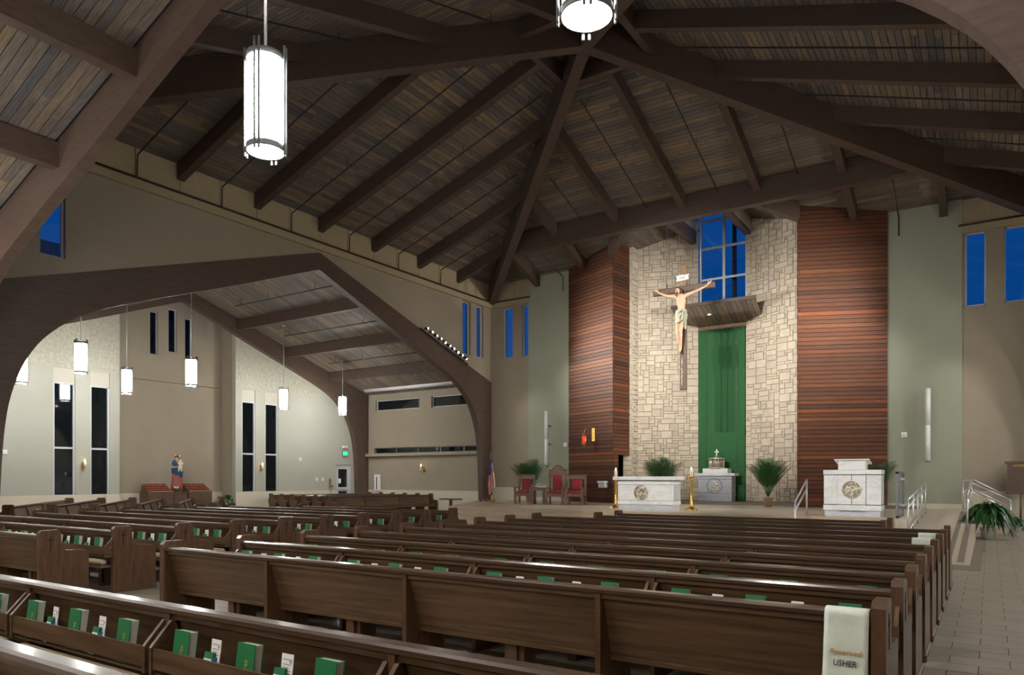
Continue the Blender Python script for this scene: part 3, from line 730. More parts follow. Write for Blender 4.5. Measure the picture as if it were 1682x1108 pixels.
def stock(pw, L, n, where, near=False, which=None, tilt=0.0):
    nb = nc = 0; rz = pw.rotation_euler.z; ca, sa = math.cos(rz), math.sin(rz)
    for k, typ, x in slots(L, n, which):
        x += R.uniform(-.02, .02); lx, ly = x, -.046
        loc = (pw.location.x + ca*lx - sa*ly, pw.location.y + sa*lx + ca*ly, .5155)
        if typ == 0:
            e = empty('hymnal', loc, rz + R.uniform(-.012, .012)); e.rotation_euler.x = -.13
            c = put('cover', bk['cover'], e); put('pages', bk['pages'], e)
            put('emblem', bk['emblem'], c) if near else None
            tag(e, '%s green hymnal from the transept side %s' % (ORD[nb] if nb < 16 else str(nb+1), where), 'book', 'green hymnals ' + where); nb += 1
        else:
            e = empty('pamphlet_set', loc, rz + R.uniform(-.08, .08)); e.rotation_euler.x = -.10
            l = put('leaflet', bk['leaflet'], e); put('print', bk['print'], l)
            p_ = put('pamphlet', bk['pamphlet'], e); put('pamphlet_face', bk['pamphlet_face'], p_); put('blue_card', bk['blue_card'], e); put('pencil', bk['pencil'], e)
            tag(e, '%s leaflet set from the transept side %s' % (ORD[nc] if nc < 16 else str(nc+1), where), 'pamphlets', 'leaflet sets ' + where); nc += 1
PITCHY = .955; Y1 = 4.43; LP = 7.06
GA, GB = 'pews of the block beside the ramp', 'pews of the block beside the transept'
for i in range(9):
    pw = pew((-7.53, Y1+i*PITCHY, 0), 0, LP, 4, '%s long dark wooden pew from the cross aisle, block beside the ramp' % ORD[i], GA, rack=(i > 0), kneel=(i < 4))
    if i in (1, 2): stock(pw, LP, 4, 'behind the %s pew of the ramp block' % ORD[i])
    pw2 = pew((-17.38, Y1+i*PITCHY, 0), 0, LP, 4, '%s long dark wooden pew from the cross aisle, block beside the transept' % ORD[i], GB, rack=(i > 0), kneel=(i < 4))
    if i > 0: stock(pw2, LP, 4, 'behind the %s pew of the transept block' % ORD[i], which=None if i < 3 else (3,))
for i in (9, 10):
    pew((-6.65, Y1+i*PITCHY, 0), 0, 5.25, 3, '%s shorter dark pew in front of the ramp block, facing the steps' % ORD[i-9], GA, rack=True, kneel=False)
pw2 = pew((-15.57, Y1+9*PITCHY, 0), 0, 5.25, 3, 'shorter front pew of the transept block, facing the platform steps', GB, kneel=False)
stock(pw2, 5.25, 3, 'behind the front pew of the transept block', which=(2,))
pw = pew((-7.53, 2.39, 0), 0, LP, 4, 'dark pew behind the cross aisle with hymnals standing in its rack', 'rear pews')
stock(pw, LP, 4, 'in the rack behind the cross aisle', near=True)
pew((-7.53, 1.40, 0), 0, LP, 4, 'rearmost pew, only its glossy top rail corner showing at the bottom', 'rear pews', rack=False)
for i in range(6):
    n_ = Vector((-21.2, 8.2)) + Vector((.59,.81))*(.98*i); f_ = n_ + Vector((-.81,.59))*7.0
    pew((f_.x, f_.y, 0), math.atan2(-.59,.81), 7.0, 4, '%s slanted transept pew counted from the nave arch' % ORD[i], 'slanted pews in the transept', kneel=False)
for i in range(6):
    n_ = Vector((-21.2, 25.2)) + Vector((-.98,.2))*(.98*i)
    pew((n_.x, n_.y, 0), math.atan2(-.98,-.2), 5.3, 3, '%s transept pew from the platform, before the ledge wall' % ORD[i], 'transept pews under the rolled screen', kneel=False)
# reserved cloths
def seat_cloth(x0, x1, y, drop_b, drop_f, label, txt=False, rz=0, pl=None):
    e = empty('seat_cloth', pl or (0, y, 0), rz); tag(e, label, 'cloth', 'reserved cloths on pew backs')
    mb = MB(); mb.smooth = True
    path = [(-.016, PH-drop_b)] + [(-.016-.003*math.sin(k*1.3), PH-drop_b+(drop_b-.03)*k/10) for k in range(1, 10)] + [(-.016,.85),(-.013,.872),(.006,.884),(.05,.886),(.095,.880),(.104,.86),(.106,.82),(.12,PH-drop_f)]
    n = 9; vs = []; fs = []
    for j, (yy, zz) in enumerate(path):
        for i in range(n):
            f = i/(n-1); skew = -.014*(1-(zz-(PH-drop_b))/drop_b) if txt else 0
            vs.append((x0+(x1-x0)*f+skew*(1-f*.4), yy-.004*math.sin(f*9+j*.7)*(1 if j < 9 else .3), zz))
    for j in range(len(path)-1):
        for i in range(n-1): fs.append((j*n+i, j*n+i+1, (j+1)*n+i+1, (j+1)*n+i))
    k = len(vs); 
    mb.add(vs, fs); o_ = mb.build('fabric', M['cloth'], e)
    md = o_.modifiers.new('thick', 'SOLIDIFY'); md.thickness = .004
    mb = MB(); mb.box(x0, x1, -.0195, -.016, PH-drop_b-.004, PH-drop_b+.006).build('hem', M['cloth'], e)
    if txt:
        lettering('Reserved', .043, M['gold_thread'], e, ((x0+x1)/2-.006, -.0275, .628), 'gold_lettering', .25)
        lettering('USHER', .05, M['black'], e, ((x0+x1)/2-.008, -.0275, .563), 'black_lettering', .12, .82)
    return e
seat_cloth(-.785, -.555, Y1, .46, .12, 'white reserved cloth with gold and black lettering hanging over a pew back', True)
seat_cloth(-.80, -.56, Y1+6*PITCHY, .10, .1, 'pale cloth over the seventh pew rail by the side aisle')
seat_cloth(-.80, -.56, Y1+7*PITCHY, .10, .1, 'pale cloth over the eighth pew rail by the side aisle')
n_ = Vector((-21.2, 8.2)); seat_cloth(-.42, -.12, 0, .35, .1, 'white cloth over the end of the first slanted transept pew', False, math.atan2(-.59,.81), (n_.x, n_.y, 0))
# ================================================================== PENDANT LAMPS
def pend_meshes():
    D = {}
    def mk(k, mb, m): me = mb.mesh(k); me.materials.append(M[m]); D[k] = me
    r, h = .160, .90
    mk('diffuser', MB().lathe([(r, .03), (r, h-.03)], n=28), 'diffuser')
    mk('lens', MB().lathe([(r-.008, .022), (r-.008, .029)], n=28), 'lamp_lens')
    mk('bottom_ring', MB().lathe([(r+.004,0),(r+.012,0),(r+.012,.055),(r+.004,.055),(r+.004,0)], n=28, cap=False), 'lamp_metal')
    mk('top_ring', MB().lathe([(.02,h-.01),(r+.012,h-.01),(r+.012,h-.06),(r+.004,h-.06)], n=28, cap=False), 'lamp_metal')
    m = MB(); m.tube([(0,0,-.04),(0,0,h+.06)], .0115, 6); mk('rod', m, 'lamp_metal')
    return D
PD = pend_meshes()
def pendant(x, y, label, zb=4.70, roof=9.4):
    loc = P(x, y, zb); e = empty('pendant_lamp', loc, .5); tag(e, label, 'lamp', 'cylindrical pendant lamps')
    for k in ('diffuser', 'lens', 'bottom_ring', 'top_ring'): put(k, PD[k], e)
    for k in range(4):
        for q in (-1, 1):
            t = k*math.pi/2 + q*.11; put('rod', PD['rod'], e, (.190*math.cos(t), .190*math.sin(t), 0))
    top = SZ(roof) - loc.z
    MB().tube([(0,0,.88),(0,0,top)], .014, 8).build('stem', M['steel'], e)
    MB().lathe([(.06,top-.05),(.06,top-.01)], n=12).build('ceiling_rose', M['white_paint'], e)
    return e
def roof_arm(x, y, d):
    r = abs(y-YC) if d in (LEFT, RIGHT) else abs(x-XC); return 9.60 - .3255*r
def PN(x, y, d, label): pendant(x, y, label, roof=roof_arm(x, y, d))
PN(-5.70, 4.38, NEAR, 'large bright cylinder lamp hanging before the nave arch on a long stem')
PN(-2.24, 4.28, NEAR, 'bright cylinder lamp cut off at the top, only its round bottom showing')
for i, (x, y, lb) in enumerate(((-26.2,10.68,'pendant lamp half hidden by the curved leg of the transept arch'), (-22.2,10.6,'largest pendant lamp in the transept, before the tall cream window wall'),
    (-26.2,14.1,'pendant lamp hanging at the edge of the statue niche'), (-22.2,14.1,'pendant lamp hanging before the three slit windows of the niche'),
    (-26.2,21.1,'pendant lamp before the textured wall beyond the niche'), (-26.2,24.6,'pendant lamp near the inner arch leg above the exit door'))): PN(x, y, LEFT, lb)
for i, x in enumerate((-13.2, -16.7)): PN(x, 4.3, NEAR, '%s unseen pendant lamp added for light along the nave arch from the centre aisle' % ORD[i])  # unseen lamps continuing the arch row, added for more nave light
for i, x in enumerate((-2.2, -5.7, -12.8, -16.3)): PN(x, -.6, NEAR, '%s unseen pendant lamp of the row added for light over the rearmost pews' % ORD[i])  # unseen row put in to brighten the nave
for i, x in enumerate((-2.2, -5.7, -12.8, -16.3)): PN(x, -5.2, NEAR, '%s unseen pendant lamp of the row added for light by the entrance wall' % ORD[i])  # unseen rear row, added to send low light under the pews
for j, x in enumerate((3.7, 7.7)):
    for i, y in enumerate((10.6, 14.1, 21.1, 24.6)): PN(x, y, RIGHT, '%s unseen pendant lamp added for light, %s row in the opposite transept' % (ORD[i], ('inner', 'outer')[j]))  # unseen mirror of the transept lamps, added to light the crossing from this side
# ================================================================== TRACK SPOTS
def spot_head(e, p, tx, watt, deg):
    dv = (tx - p).normalized()
    hd = MB().tube([p - dv*.10, p + dv*.05], .05, 10).build('spot_head', M['black'], e)
    MB().tube([p + dv*.051, p + dv*.055], .035, 10).build('lens', M['spot_face'], hd)
    l = bpy.data.lights.new('spot', 'SPOT'); l.energy = watt; l.spot_size = math.radians(deg); l.spot_blend = 1.0; l.color = (1,.95,.87); l.shadow_soft_size = .05
    lo = bpy.data.objects.new('spot_light', l); C.objects.link(lo); lo.location = p + dv*.08; lo.rotation_euler = dv.to_track_quat('-Z', 'Y').to_euler(); lo.parent = e
def spot_row(sg, label):
    x = XC + sg*10.60
    e = empty('spot_track', (0,0,0)); tag(e, label, 'spotlights')
    ys = [23.35 + i*.30 for i in range(10)]
    zt = lambda y: 9.66 - .3255*abs(y-YC)
    MB(True).bar((x, ys[0]-.4, zt(ys[0]-.4)-.02), (x, ys[-1]+.2, zt(ys[-1]+.2)-.02), .05, .08).build('rail', M['black'], e)
    aims = [(-sg*1.6,28.3,8.5),(0,24.6,7.4),(-sg*2.4,28.0,5.5),(-sg*3.4,27.2,8.0),(0,21.6,1.2),(-sg*1.8,28.3,3.0),(0,24.6,6.6),(-sg*5.0,22.5,1.3),(-sg*4.6,26.6,5.0),(sg*7.2,27.4,3.2)]
    for i, y in enumerate(ys):
        p = P(x - sg*.06, y, zt(y)+.16); a = aims[i]
        spot_head(e, p, Vector((XA+a[0], a[1], a[2])), SPOT_W*(.16 if i == 9 else .6 if i == 8 else .55 if i in (1, 6) else 1), 52)
spot_row(-1, 'row of ten bright spotlights along the top of the transept arch')
spot_row(1, 'row of spotlights on the arch of the opposite transept')
e = empty('spot_track', (0,0,0)); tag(e, 'row of spotlights high on the nave wall facing the altar', 'spotlights')
MB(True).bar((XC-3.2, 7.25, 9.95), (XC+3.2, 7.25, 9.95), .10, .10).build('rail', M['black'], e)
for k, a in enumerate(((3.9,26.6,6.0),(-1.6,28.2,6.0),(-.3,28.5,6.5),(1.8,28.2,5.0),(0,21.5,1.0),(-4.2,26.6,5.5),(6.0,20.9,1.3))):
    spot_head(e, P(XC-2.6+k*1.04, 7.35, 9.95), Vector((XA+a[0], a[1], a[2])), SPOT_W*(3.4 if k in (4, 6) else 4.6 if k in (1, 2, 3) else 2.4), 18 if k in (4, 6) else 30)
# ================================================================== SPRINKLER PIPES
bays = [(LEFT,'transept slope'), (BACK,'sanctuary slope'), (RIGHT,'opposite slope'), (NEAR,'nave slope')]
for d, nm in bays:
    for k in range(-4, 4):
        r = (k+.5)*2.6575; s0 = abs(r)+.9; s1 = 10.5
        if d == BACK and abs(r) < 4.5: s1 = 7.4
        if s1 - s0 < .3: continue
        e = empty('sprinkler_pipe', (0,0,0)); tag(e, 'thin dark sprinkler pipe in the %s bay of the %s' % (ORD[k+4], nm), 'pipe', 'sprinkler pipes under the roof')
        m = MB(True); pts = [(*fr(d,s0,r), zr(s0)-.26), (*fr(d,s1,r), zr(s1)-.26)]
        if s1 > 10: pts += [(*fr(d,10.52,r), 9.99)]
        m.tube(pts, .022, 6); m.build('pipe', M['pipe'], e)
        q = s0+.4
        while q < s1-.2:
            MB(True).tube([(*fr(d,q,r), zr(q)), (*fr(d,q,r+.04), zr(q)-.27)], .008, 5).build('hanger', M['pipe'], e); q += 2.6
for d, nm in ((LEFT,'transept wall'),(BACK,'sanctuary wall')):
    for a, b in ([(-10.5,10.5)] if d == LEFT else [(-10.5,-8.4),(8.4,10.5)]):
        o = MB(True).tube([(*fr(d,10.5,a),9.98),(*fr(d,10.5,b),9.98)], .035, 8).build('wall_pipe', M['pipe'])
        tag(o, 'dark pipe running along the acoustic band of the %s%s' % (nm, '' if d == LEFT else (' above the flag' if a > 0 else ' above the ramp')), 'pipe')
for r in (-1.33, -3.9, -6.6):
    rr = 9.60-.3255*abs(r)
    o = empty('sprinkler_pipe', (0,0,0)); tag(o, 'thin sprinkler pipe under the transept plank ceiling, %s from its ridge' % ORD[int(abs(r)//2.6)], 'pipe', 'sprinkler pipes in the transept')
    MB(True).tube([(*fr(LEFT,11.3,r),rr-.28),(*fr(LEFT,17.4,r),rr-.28)], .02, 6).build('pipe', M['pipe'], o)
    for s in (12.4, 15.2, 17.0): MB(True).tube([(*fr(LEFT,s,r),rr),(*fr(LEFT,s,r),rr-.28)], .008, 5).build('hanger', M['pipe'], o)
# ================================================================== SANCTUARY
# green banner
YBN = 29.64*S
e = empty('green_banner', (XA, YBN, SZT+.09)); tag(e, 'tall green fabric banner hanging between the stone walls', 'banner')
mb = MB(); mb.smooth = True; n = 60; m_ = 30; ztop = SZ(7.78)-SZT-.09; vs = []; fs = []
for j in range(m_+1):
    for i in range(n+1):
        f = i/n; vs.append((-.975*S*1.0 + 1.95*S*f, -.012*math.sin(f*60)*(.5+.5*math.sin(j*.4+f*3)) - .01*math.sin(j*1.7), .02 + ztop*j/m_))
for j in range(m_):
    for i in range(n): fs.append((j*(n+1)+i, j*(n+1)+i+1, (j+1)*(n+1)+i+1, (j+1)*(n+1)+i))
mb.add(vs, fs); ob = mb.build('fabric', M['banner'], e); md = ob.modifiers.new('t','SOLIDIFY'); md.thickness = .01
for sg in (-1, 1):
    mb = MB()
    for j in range(34): zz = .3+j*ztop/35; mb.bar((sg*.62, -.035, zz), (sg*.62+R.uniform(-.02,.02), -.035, zz+.12), .02, .012)
    mb.build('stitch_band', M['leaf_dark'], e)
MB().tube([(-.97,-.01,ztop+.03),(.97,-.01,ztop+.03)], .02, 8).build('rod', M['dark_steel'], e)
# canopy
e = empty('wooden_canopy', (0,0,0)); tag(e, 'slanted dark plank canopy above the green banner', 'canopy')
fz, bz, fy = 8.60, 7.98, 28.46
nb_ = 17
for k in range(nb_):
    xa, xb = -10.95 + k*3.4/nb_, -10.95 + (k+1)*3.4/nb_ - .012
    def yb(x):
        dx = abs(x-XC); return 29.72 if dx < 1.0 else 29.70 - (dx-1.0)*.404
    zb_ = lambda y: fz + (bz-fz)*(y-fy)/(29.72-fy)
    m = MB(True); m.tone = R.random()
    q = [(xa,fy,fz),(xb,fy,fz),(xb,yb(xb),zb_(yb(xb))),(xa,yb(xa),zb_(yb(xa)))]
    slab(m, q[::-1], .05); m.build('plank', M['plank'], e)
MB(True).box(-10.98, -7.52, fy-.04, fy, fz-.01, fz+.12).build('fascia', M['beam'], e)
MB(True).box(-10.24, -8.24, 29.66, 29.72, 7.80, 8.0).build('lower_board', M['cross_post'], e)
MB(True).lathe([(.07,0),(.07,.02)], (-9.55,29.0,8.30), 14).build('downlight', M['down_face'], e)
# crucifix
def skin_mesh(name, verts, edges, rad, sub=2, root=0):
    me = bpy.data.meshes.new(name); bm = bmesh.new(); sl = bm.verts.layers.skin.verify(); vv = [bm.verts.new(v) for v in verts]
    for a, b in edges: bm.edges.new((vv[a], vv[b]))
    for i, v in enumerate(vv): r = rad[i]; v[sl].radius = (r, r) if not isinstance(r, tuple) else r; v[sl].use_root = (i == root)
    bm.to_mesh(me); bm.free()
    o = bpy.data.objects.new(name, me); C.objects.link(o)
    a = o.modifiers.new('s', 'SKIN'); a.use_smooth_shade = True; b = o.modifiers.new('d', 'SUBSURF'); b.levels = sub; b.render_levels = sub
    dg = bpy.context.evaluated_depsgraph_get(); out = bpy.data.meshes.new_from_object(o.evaluated_get(dg))
    bpy.data.objects.remove(o); bpy.data.meshes.remove(me)
    out.polygons.foreach_set('use_smooth', [True]*len(out.polygons)); out.name = name
    return out
YX = 25.2*S; ZB = SZ(4.82)
cx = empty('crucifix', (XA, YX, ZB)); tag(cx, 'large hanging crucifix with carved body on a dark wooden cross', 'crucifix')
MB().cbox(-.12,.12,-.06,.06,0,4.42,.015).build('cross_post', M['cross_wood'], cx)
MB().cbox(-1.13,1.13,-.075,.07,3.47,3.68,.02).build('cross_beam', M['cross_wood'], cx)
MB().cbox(-.123,.123,-.064,.064,3.68,4.44,.02).build('post_head', M['cross_post'], cx)
m = MB(); m.prism([(-.235,3.86),(-.20,3.955),(-.245,4.05),(-.06,4.07),(.1,4.05),(.235,4.075),(.205,3.98),(.24,3.89),(.05,3.87)], 1, -.10, -.075)
sg_ = m.build('title_board', M['white_paint'], cx); lettering('INRI', .15, M['print'], sg_, (0,-.102,3.91), 'lettering', 0, .9)
m = MB()
for k in range(14): m.bar((-.035+R.uniform(-.01,.01),-.0625,.12+k*.075), (-.03+R.uniform(-.012,.012),-.0625,.12+k*.075+R.uniform(.03,.07)), R.uniform(.012,.026), .004)
m.build('carved_streak', M['white_paint'], cx)
V = []; E = []; RD = []
def v(p, r, frm=None):
    V.append(p); RD.append(r); i = len(V)-1
    if frm is not None: E.append((frm, i))
    return i
YO = -.20
pel = v((.0,YO,2.58), (.155,.115)); wa = v((.01,YO-.01,2.78), (.125,.09), pel); ch = v((.0,YO-.02,3.04), (.165,.115), wa); uc = v((-.01,YO-.01,3.24), (.15,.10), ch)
nk = v((-.035,YO-.05,3.36), .06, uc)
for sg in (-1, 1):
    sh = v((sg*.20-.01,YO,3.30), .075, uc); el = v((sg*.56,YO+.05,3.36 + (.06 if sg > 0 else .03)), .05, sh); wr = v((sg*.86,-.11,3.54), .034, el); hd = v((sg*.96,-.10,3.62), (.045,.022), wr)
    for q in range(4):
        fx = hd; a_ = -.5 + q*.3
        v((sg*(1.02+.012*q), -.12-.012*(q%2), 3.60+.035*q), .013, hd); v((sg*(1.05+.008*q), -.15, 3.625+.035*q), .011, len(V)-1)
    v((sg*.93, -.135, 3.68), .014, hd); v((sg*.955, -.16, 3.71), .012, len(V)-1)
    hp = v((sg*.09,YO-.01,2.48), .105, pel); kn_ = v((sg*.065-.02,YO-.20,2.06 + sg*.02), .072, hp); cf = v((sg*.05-.03,YO-.12,1.82), .06, kn_); an = v((sg*.025-.03,YO-.02,1.52), .036, cf); hl = v((sg*.02-.03,YO-.03,1.45), .04, an); to = v((sg*.025-.035,YO-.13,1.30), (.038,.022), hl)
bd = put('body', skin_mesh('body', V, E, RD), cx); bd.data.materials.append(M['skin'])
hd_ = MB().ball((-.085,YO-.13,3.46), .105, 16, 12, .78, .92, 1.18).build('head', M['skin'], cx)
m = MB(); m.ball((-.08,YO-.095,3.485), .115, 16, 12, .86, .95, 1.12); m.tube([(-.165,YO-.10,3.5),(-.17,YO-.12,3.38),(-.13,YO-.13,3.27)], [.04,.035,.015], 8); m.tube([(.005,YO-.07,3.5),(.03,YO-.08,3.38),(.03,YO-.07,3.26)], [.04,.035,.015], 8); m.build('hair', M['hair'], hd_)
m = MB(); m.ball((-.088,YO-.19,3.385), .05, 10, 8, .9, .8, 1.2); m.build('beard', M['hair'], hd_)
m = MB(); m.ball((-.125,YO-.215,3.475), .012, 8, 6); m.ball((-.062,YO-.222,3.475), .012, 8, 6); m.build('eye', M['hair'], hd_)
MB().tube([(-.092,YO-.222,3.485),(-.094,YO-.252,3.44),(-.094,YO-.228,3.435)], [.010,.016,.012], 6).build('nose', M['skin'], hd_)
MB().tube([(-.12,YO-.232,3.405),(-.09,YO-.238,3.408),(-.065,YO-.235,3.405)], .007, 6).build('mouth', M['rose_robe'], hd_)
m = MB(); m.lathe([(.098,-.014),(.118,0),(.104,.016),(.098,-.014)], (-.08,YO-.10,3.555), 18, .95, 1, False); m.build('crown', M['beam'], hd_)
m = MB(); m.smooth = True; vs = []; fs = []; nn = 40
for j in range(9):
    f = j/8
    for i in range(nn):
        t = 2*math.pi*i/nn; fold = .010*math.sin(t*3 + f*14) + .006*math.sin(t*7+f*9); rx = .175+.02*math.sin(f*3.1)+fold + f*.01; ry = .150+fold+.05*f*(1 if math.sin(t) < 0 else 0)
        vs.append((rx*math.cos(t), YO-.02+ry*math.sin(t), 2.80 - f*(.46 - .10*math.cos(t))))
for j in range(8):
    for i in range(nn): fs.append((j*nn+i, j*nn+(i+1)%nn, (j+1)*nn+(i+1)%nn, (j+1)*nn+i))
m.add(vs, fs); lc = m.build('loincloth', M['loin'], cx); md = lc.modifiers.new('t','SOLIDIFY'); md.thickness = .012
for k in range(6):
    m = MB(); m.tube([(-.17+.01*k, YO-.10-.006*k, 2.73-.055*k), (-.06+.02*k, YO-.185-.01*k, 2.66-.055*k), (.08, YO-.185, 2.74-.02*k), (.15, YO-.12, 2.77)], .010, 6); m.build('cloth_fold', M['loin_fold'], lc)
m = MB(); m.ball((.15,YO-.14,2.74), .055, 10, 8); m.tube([(.15,YO-.13,2.72),(.175,YO-.14,2.5),(.17,YO-.13,2.3),(.19,YO-.12,2.08)], [.03,.055,.06,.035], 8); m.build('hanging_end', M['loin'], lc)
for q in (-.005, .04): 
    m = MB(); m.tube([(.15+q,YO-.185,2.70),(.165+q,YO-.198,2.45),(.165+q,YO-.19,2.2)], .008, 6); m.build('cloth_fold', M['loin_fold'], lc)
m = MB(); m.tube([(-.62,0,3.68),(-.62,0,SZ(11.35)-ZB)], .006, 6); m.build('cable', M['wire'], cx); m = MB(); m.tube([(.62,0,3.68),(.62,0,SZ(11.35)-ZB)], .006, 6); m.build('cable', M['wire'], cx)
m = MB(); m.bar((-.62,0,3.66),(-.62,0,3.86),.03,.03); m.build('hook', M['black'], cx)
# marble altar
def relief(e, x, y, z, r, seedn):
    q = MB(); n = 36
    vs = []
    for k in range(n): t = 2*math.pi*k/n; vs.append((x+r*math.cos(t), z+r*math.sin(t)))
    rim = MB(); rim.prism(vs, 1, y-.012, y+.004); d_ = rim.build('medallion', M['silver_dark'], e)
    g = MB(); rr = random.Random(seedn)
    ring = [(x+r*.97*math.cos(2*math.pi*k/n), y-.016, z+r*.97*math.sin(2*math.pi*k/n)) for k in range(n+1)]
    g.tube(ring, r*.045, 6); g.build('rim', M['silver'], d_)
    for k in range(46):
        a, b = rr.uniform(0, 6.283), r*math.sqrt(rr.random())*.84; s_ = rr.uniform(.05,.11)*r
        g = MB(); g.ball((x+b*math.cos(a), y-.014, z+b*math.sin(a)), s_*1.3, 7, 5, rr.uniform(.7,1.5), .5, rr.uniform(.7,1.6)); g.build('figure', M['silver'], d_)
    return d_
YA = 21.2; e = empty('marble_altar', (XA, YA, SZT)); tag(e, 'white marble altar with round silver relief on its front', 'altar')
AW = .93
MB().box(-AW+.03, AW-.03, .03, .70, 0, .17).build('plinth', M['marble_grey'], e)
MB().cbox(-AW, AW, 0, .72, .17, .29, .004).build('base_band', M['marble'], e)
MB().cbox(-AW+.008, AW-.008, .012, .71, .30, .79, .003).build('front_slab', M['marble'], e)
MB().cbox(-AW, AW, 0, .72, .80, .91, .004).build('upper_band', M['marble'], e)
MB().box(-AW+.02, AW-.02, .02, .70, .17, .94).build('core', M['joint'], e)
MB().cbox(-AW-.12, AW+.12, -.10, .85, .94, 1.055, .006).build('table_top', M['marble'], e)
MB().cbox(AW-.02, AW+.012, .10, .62, .30, .79, .003).build('side_slab', M['marble_grey'], e)
relief(e, -.12, .008, .545, .245, 3)
# tabernacle pedestal + tabernacle
e = empty('tabernacle_pedestal', (XA, 28.15, SZT+.09)); tag(e, 'grey marble pedestal with silver relief before the green banner', 'pedestal')
MB().box(-.66,.66,.03,.55,0,.20).build('plinth', M['marble_grey'], e)
MB().cbox(-.68,.68,0,.56,.20,.31,.004).build('base_band', M['marble_grey'], e)
MB().cbox(-.67,.67,.01,.55,.32,.87,.003).build('front_slab', M['marble_grey'], e)
MB().cbox(-.68,.68,0,.56,.88,.98,.004).build('upper_band', M['marble_grey'], e)
MB().box(-.65,.65,.02,.54,.2,1.0).build('core', M['joint'], e)
MB().cbox(-.80,.80,-.08,.60,1.0,1.11,.006).build('table_top', M['marble'], e)
MB().cbox(-.50,.50,.05,.55,1.11,1.30,.006).build('step', M['marble'], e)
n = 40; ring = [(.0+.30*math.cos(2*math.pi*k/n), -.002, .60+.30*math.sin(2*math.pi*k/n)) for k in range(n+1)]
MB().tube(ring, .008, 6).build('ring_groove', M['joint'], e)
m = MB(); rr = random.Random(5)
for k in range(30):
    zz = rr.random(); xx = rr.uniform(-1,1)*.20*(1-zz*.75); mm = MB(); mm.ball((xx, .0, .43+zz*.36), rr.uniform(.03,.05), 7, 5, 1, .5, 1.2); mm.build('figure', M['silver'], e)
e = empty('tabernacle', (XA, 28.42, SZT+.09+1.30)); tag(e, 'small silver tabernacle crowned by a cross on the grey pedestal', 'tabernacle')
MB().lathe([(.36,0),(.36,.04),(.30,.06)], n=6).build('base', M['silver'], e)
MB().lathe([(.27,.05),(.27,.36)], n=6).build('drum', M['silver_dark'], e)
for k in range(6):
    t = math.pi/6 + k*math.pi/3; c_, s_ = math.cos(t), math.sin(t)
    m = MB(); m.tube([(.245*c_-.07*s_, .245*s_+.07*c_, .08),(.245*c_-.07*s_, .245*s_+.07*c_, .24),(.252*c_, .252*s_, .32),(.245*c_+.07*s_, .245*s_-.07*c_, .24),(.245*c_+.07*s_, .245*s_-.07*c_, .08)], .018, 6); m.build('panel_arch', M['silver'], e)
    t2 = k*math.pi/3; m = MB(); m.tube([(.29*math.cos(t2),.29*math.sin(t2),.04),(.29*math.cos(t2),.29*math.sin(t2),.40)], .025, 8); m.build('colonnette', M['silver'], e)
MB().lathe([(.33,.36),(.34,.42),(.30,.42),(.05,.47),(.05,.50)], n=6).build('crown', M['silver'], e)
m = MB(); m.ball((0,0,.53), .045, 10, 8); m.box(-.02,.02,-.015,.015,.56,.76); m.box(-.075,.075,-.015,.015,.64,.68); m.build('cross', M['silver'], e)
# ambo / pulpit
e = empty('marble_pulpit', (-3.02, 20.75, SZT)); tag(e, 'white marble pulpit with raised lectern and round bronze relief', 'pulpit')
PWH = .70
MB().box(-PWH+.03, PWH-.03, .03, .62, 0, .15).build('plinth', M['marble_grey'], e)
MB().cbox(-PWH, PWH, 0, .65, .15, .29, .004).build('base_band', M['marble'], e)
for sg in (-1,1): MB().cbox(min(sg*.345,sg*(PWH-.01)), max(sg*.345,sg*(PWH-.01)), .02, .64, .31, 1.08, .004).build('side_slab', M['marble'], e)
for sg in (-1,1): MB().cbox(min(sg*.008,sg*.335), max(sg*.008,sg*.335), -.035, .3, .31, 1.08, .004).build('front_slab', M['marble'], e)
MB().cbox(-.34,.34,-.04,.3,.15,.295,.004).build('center_base', M['marble'], e)
MB().cbox(-.34,.34,-.04,.3,1.10,1.215,.004).build('center_band', M['marble'], e)
MB().box(-PWH+.02, PWH-.02, .03, .63, .15, 1.2).build('core', M['joint'], e)
MB().cbox(-PWH, PWH, 0, .66, 1.10, 1.22, .004).build('top_band', M['marble'], e)
MB().cbox(-.33,.33,-.02,.40,1.222,1.46,.006).build('lectern_box', M['marble'], e)
MB().prism([(-.06,1.475),(-.06,1.505),(.50,1.40),(.50,1.37)], 0, -.42, .42).build('reading_slope', M['marble'], e)
relief(e, -.0, -.036, .70, .235, 9)
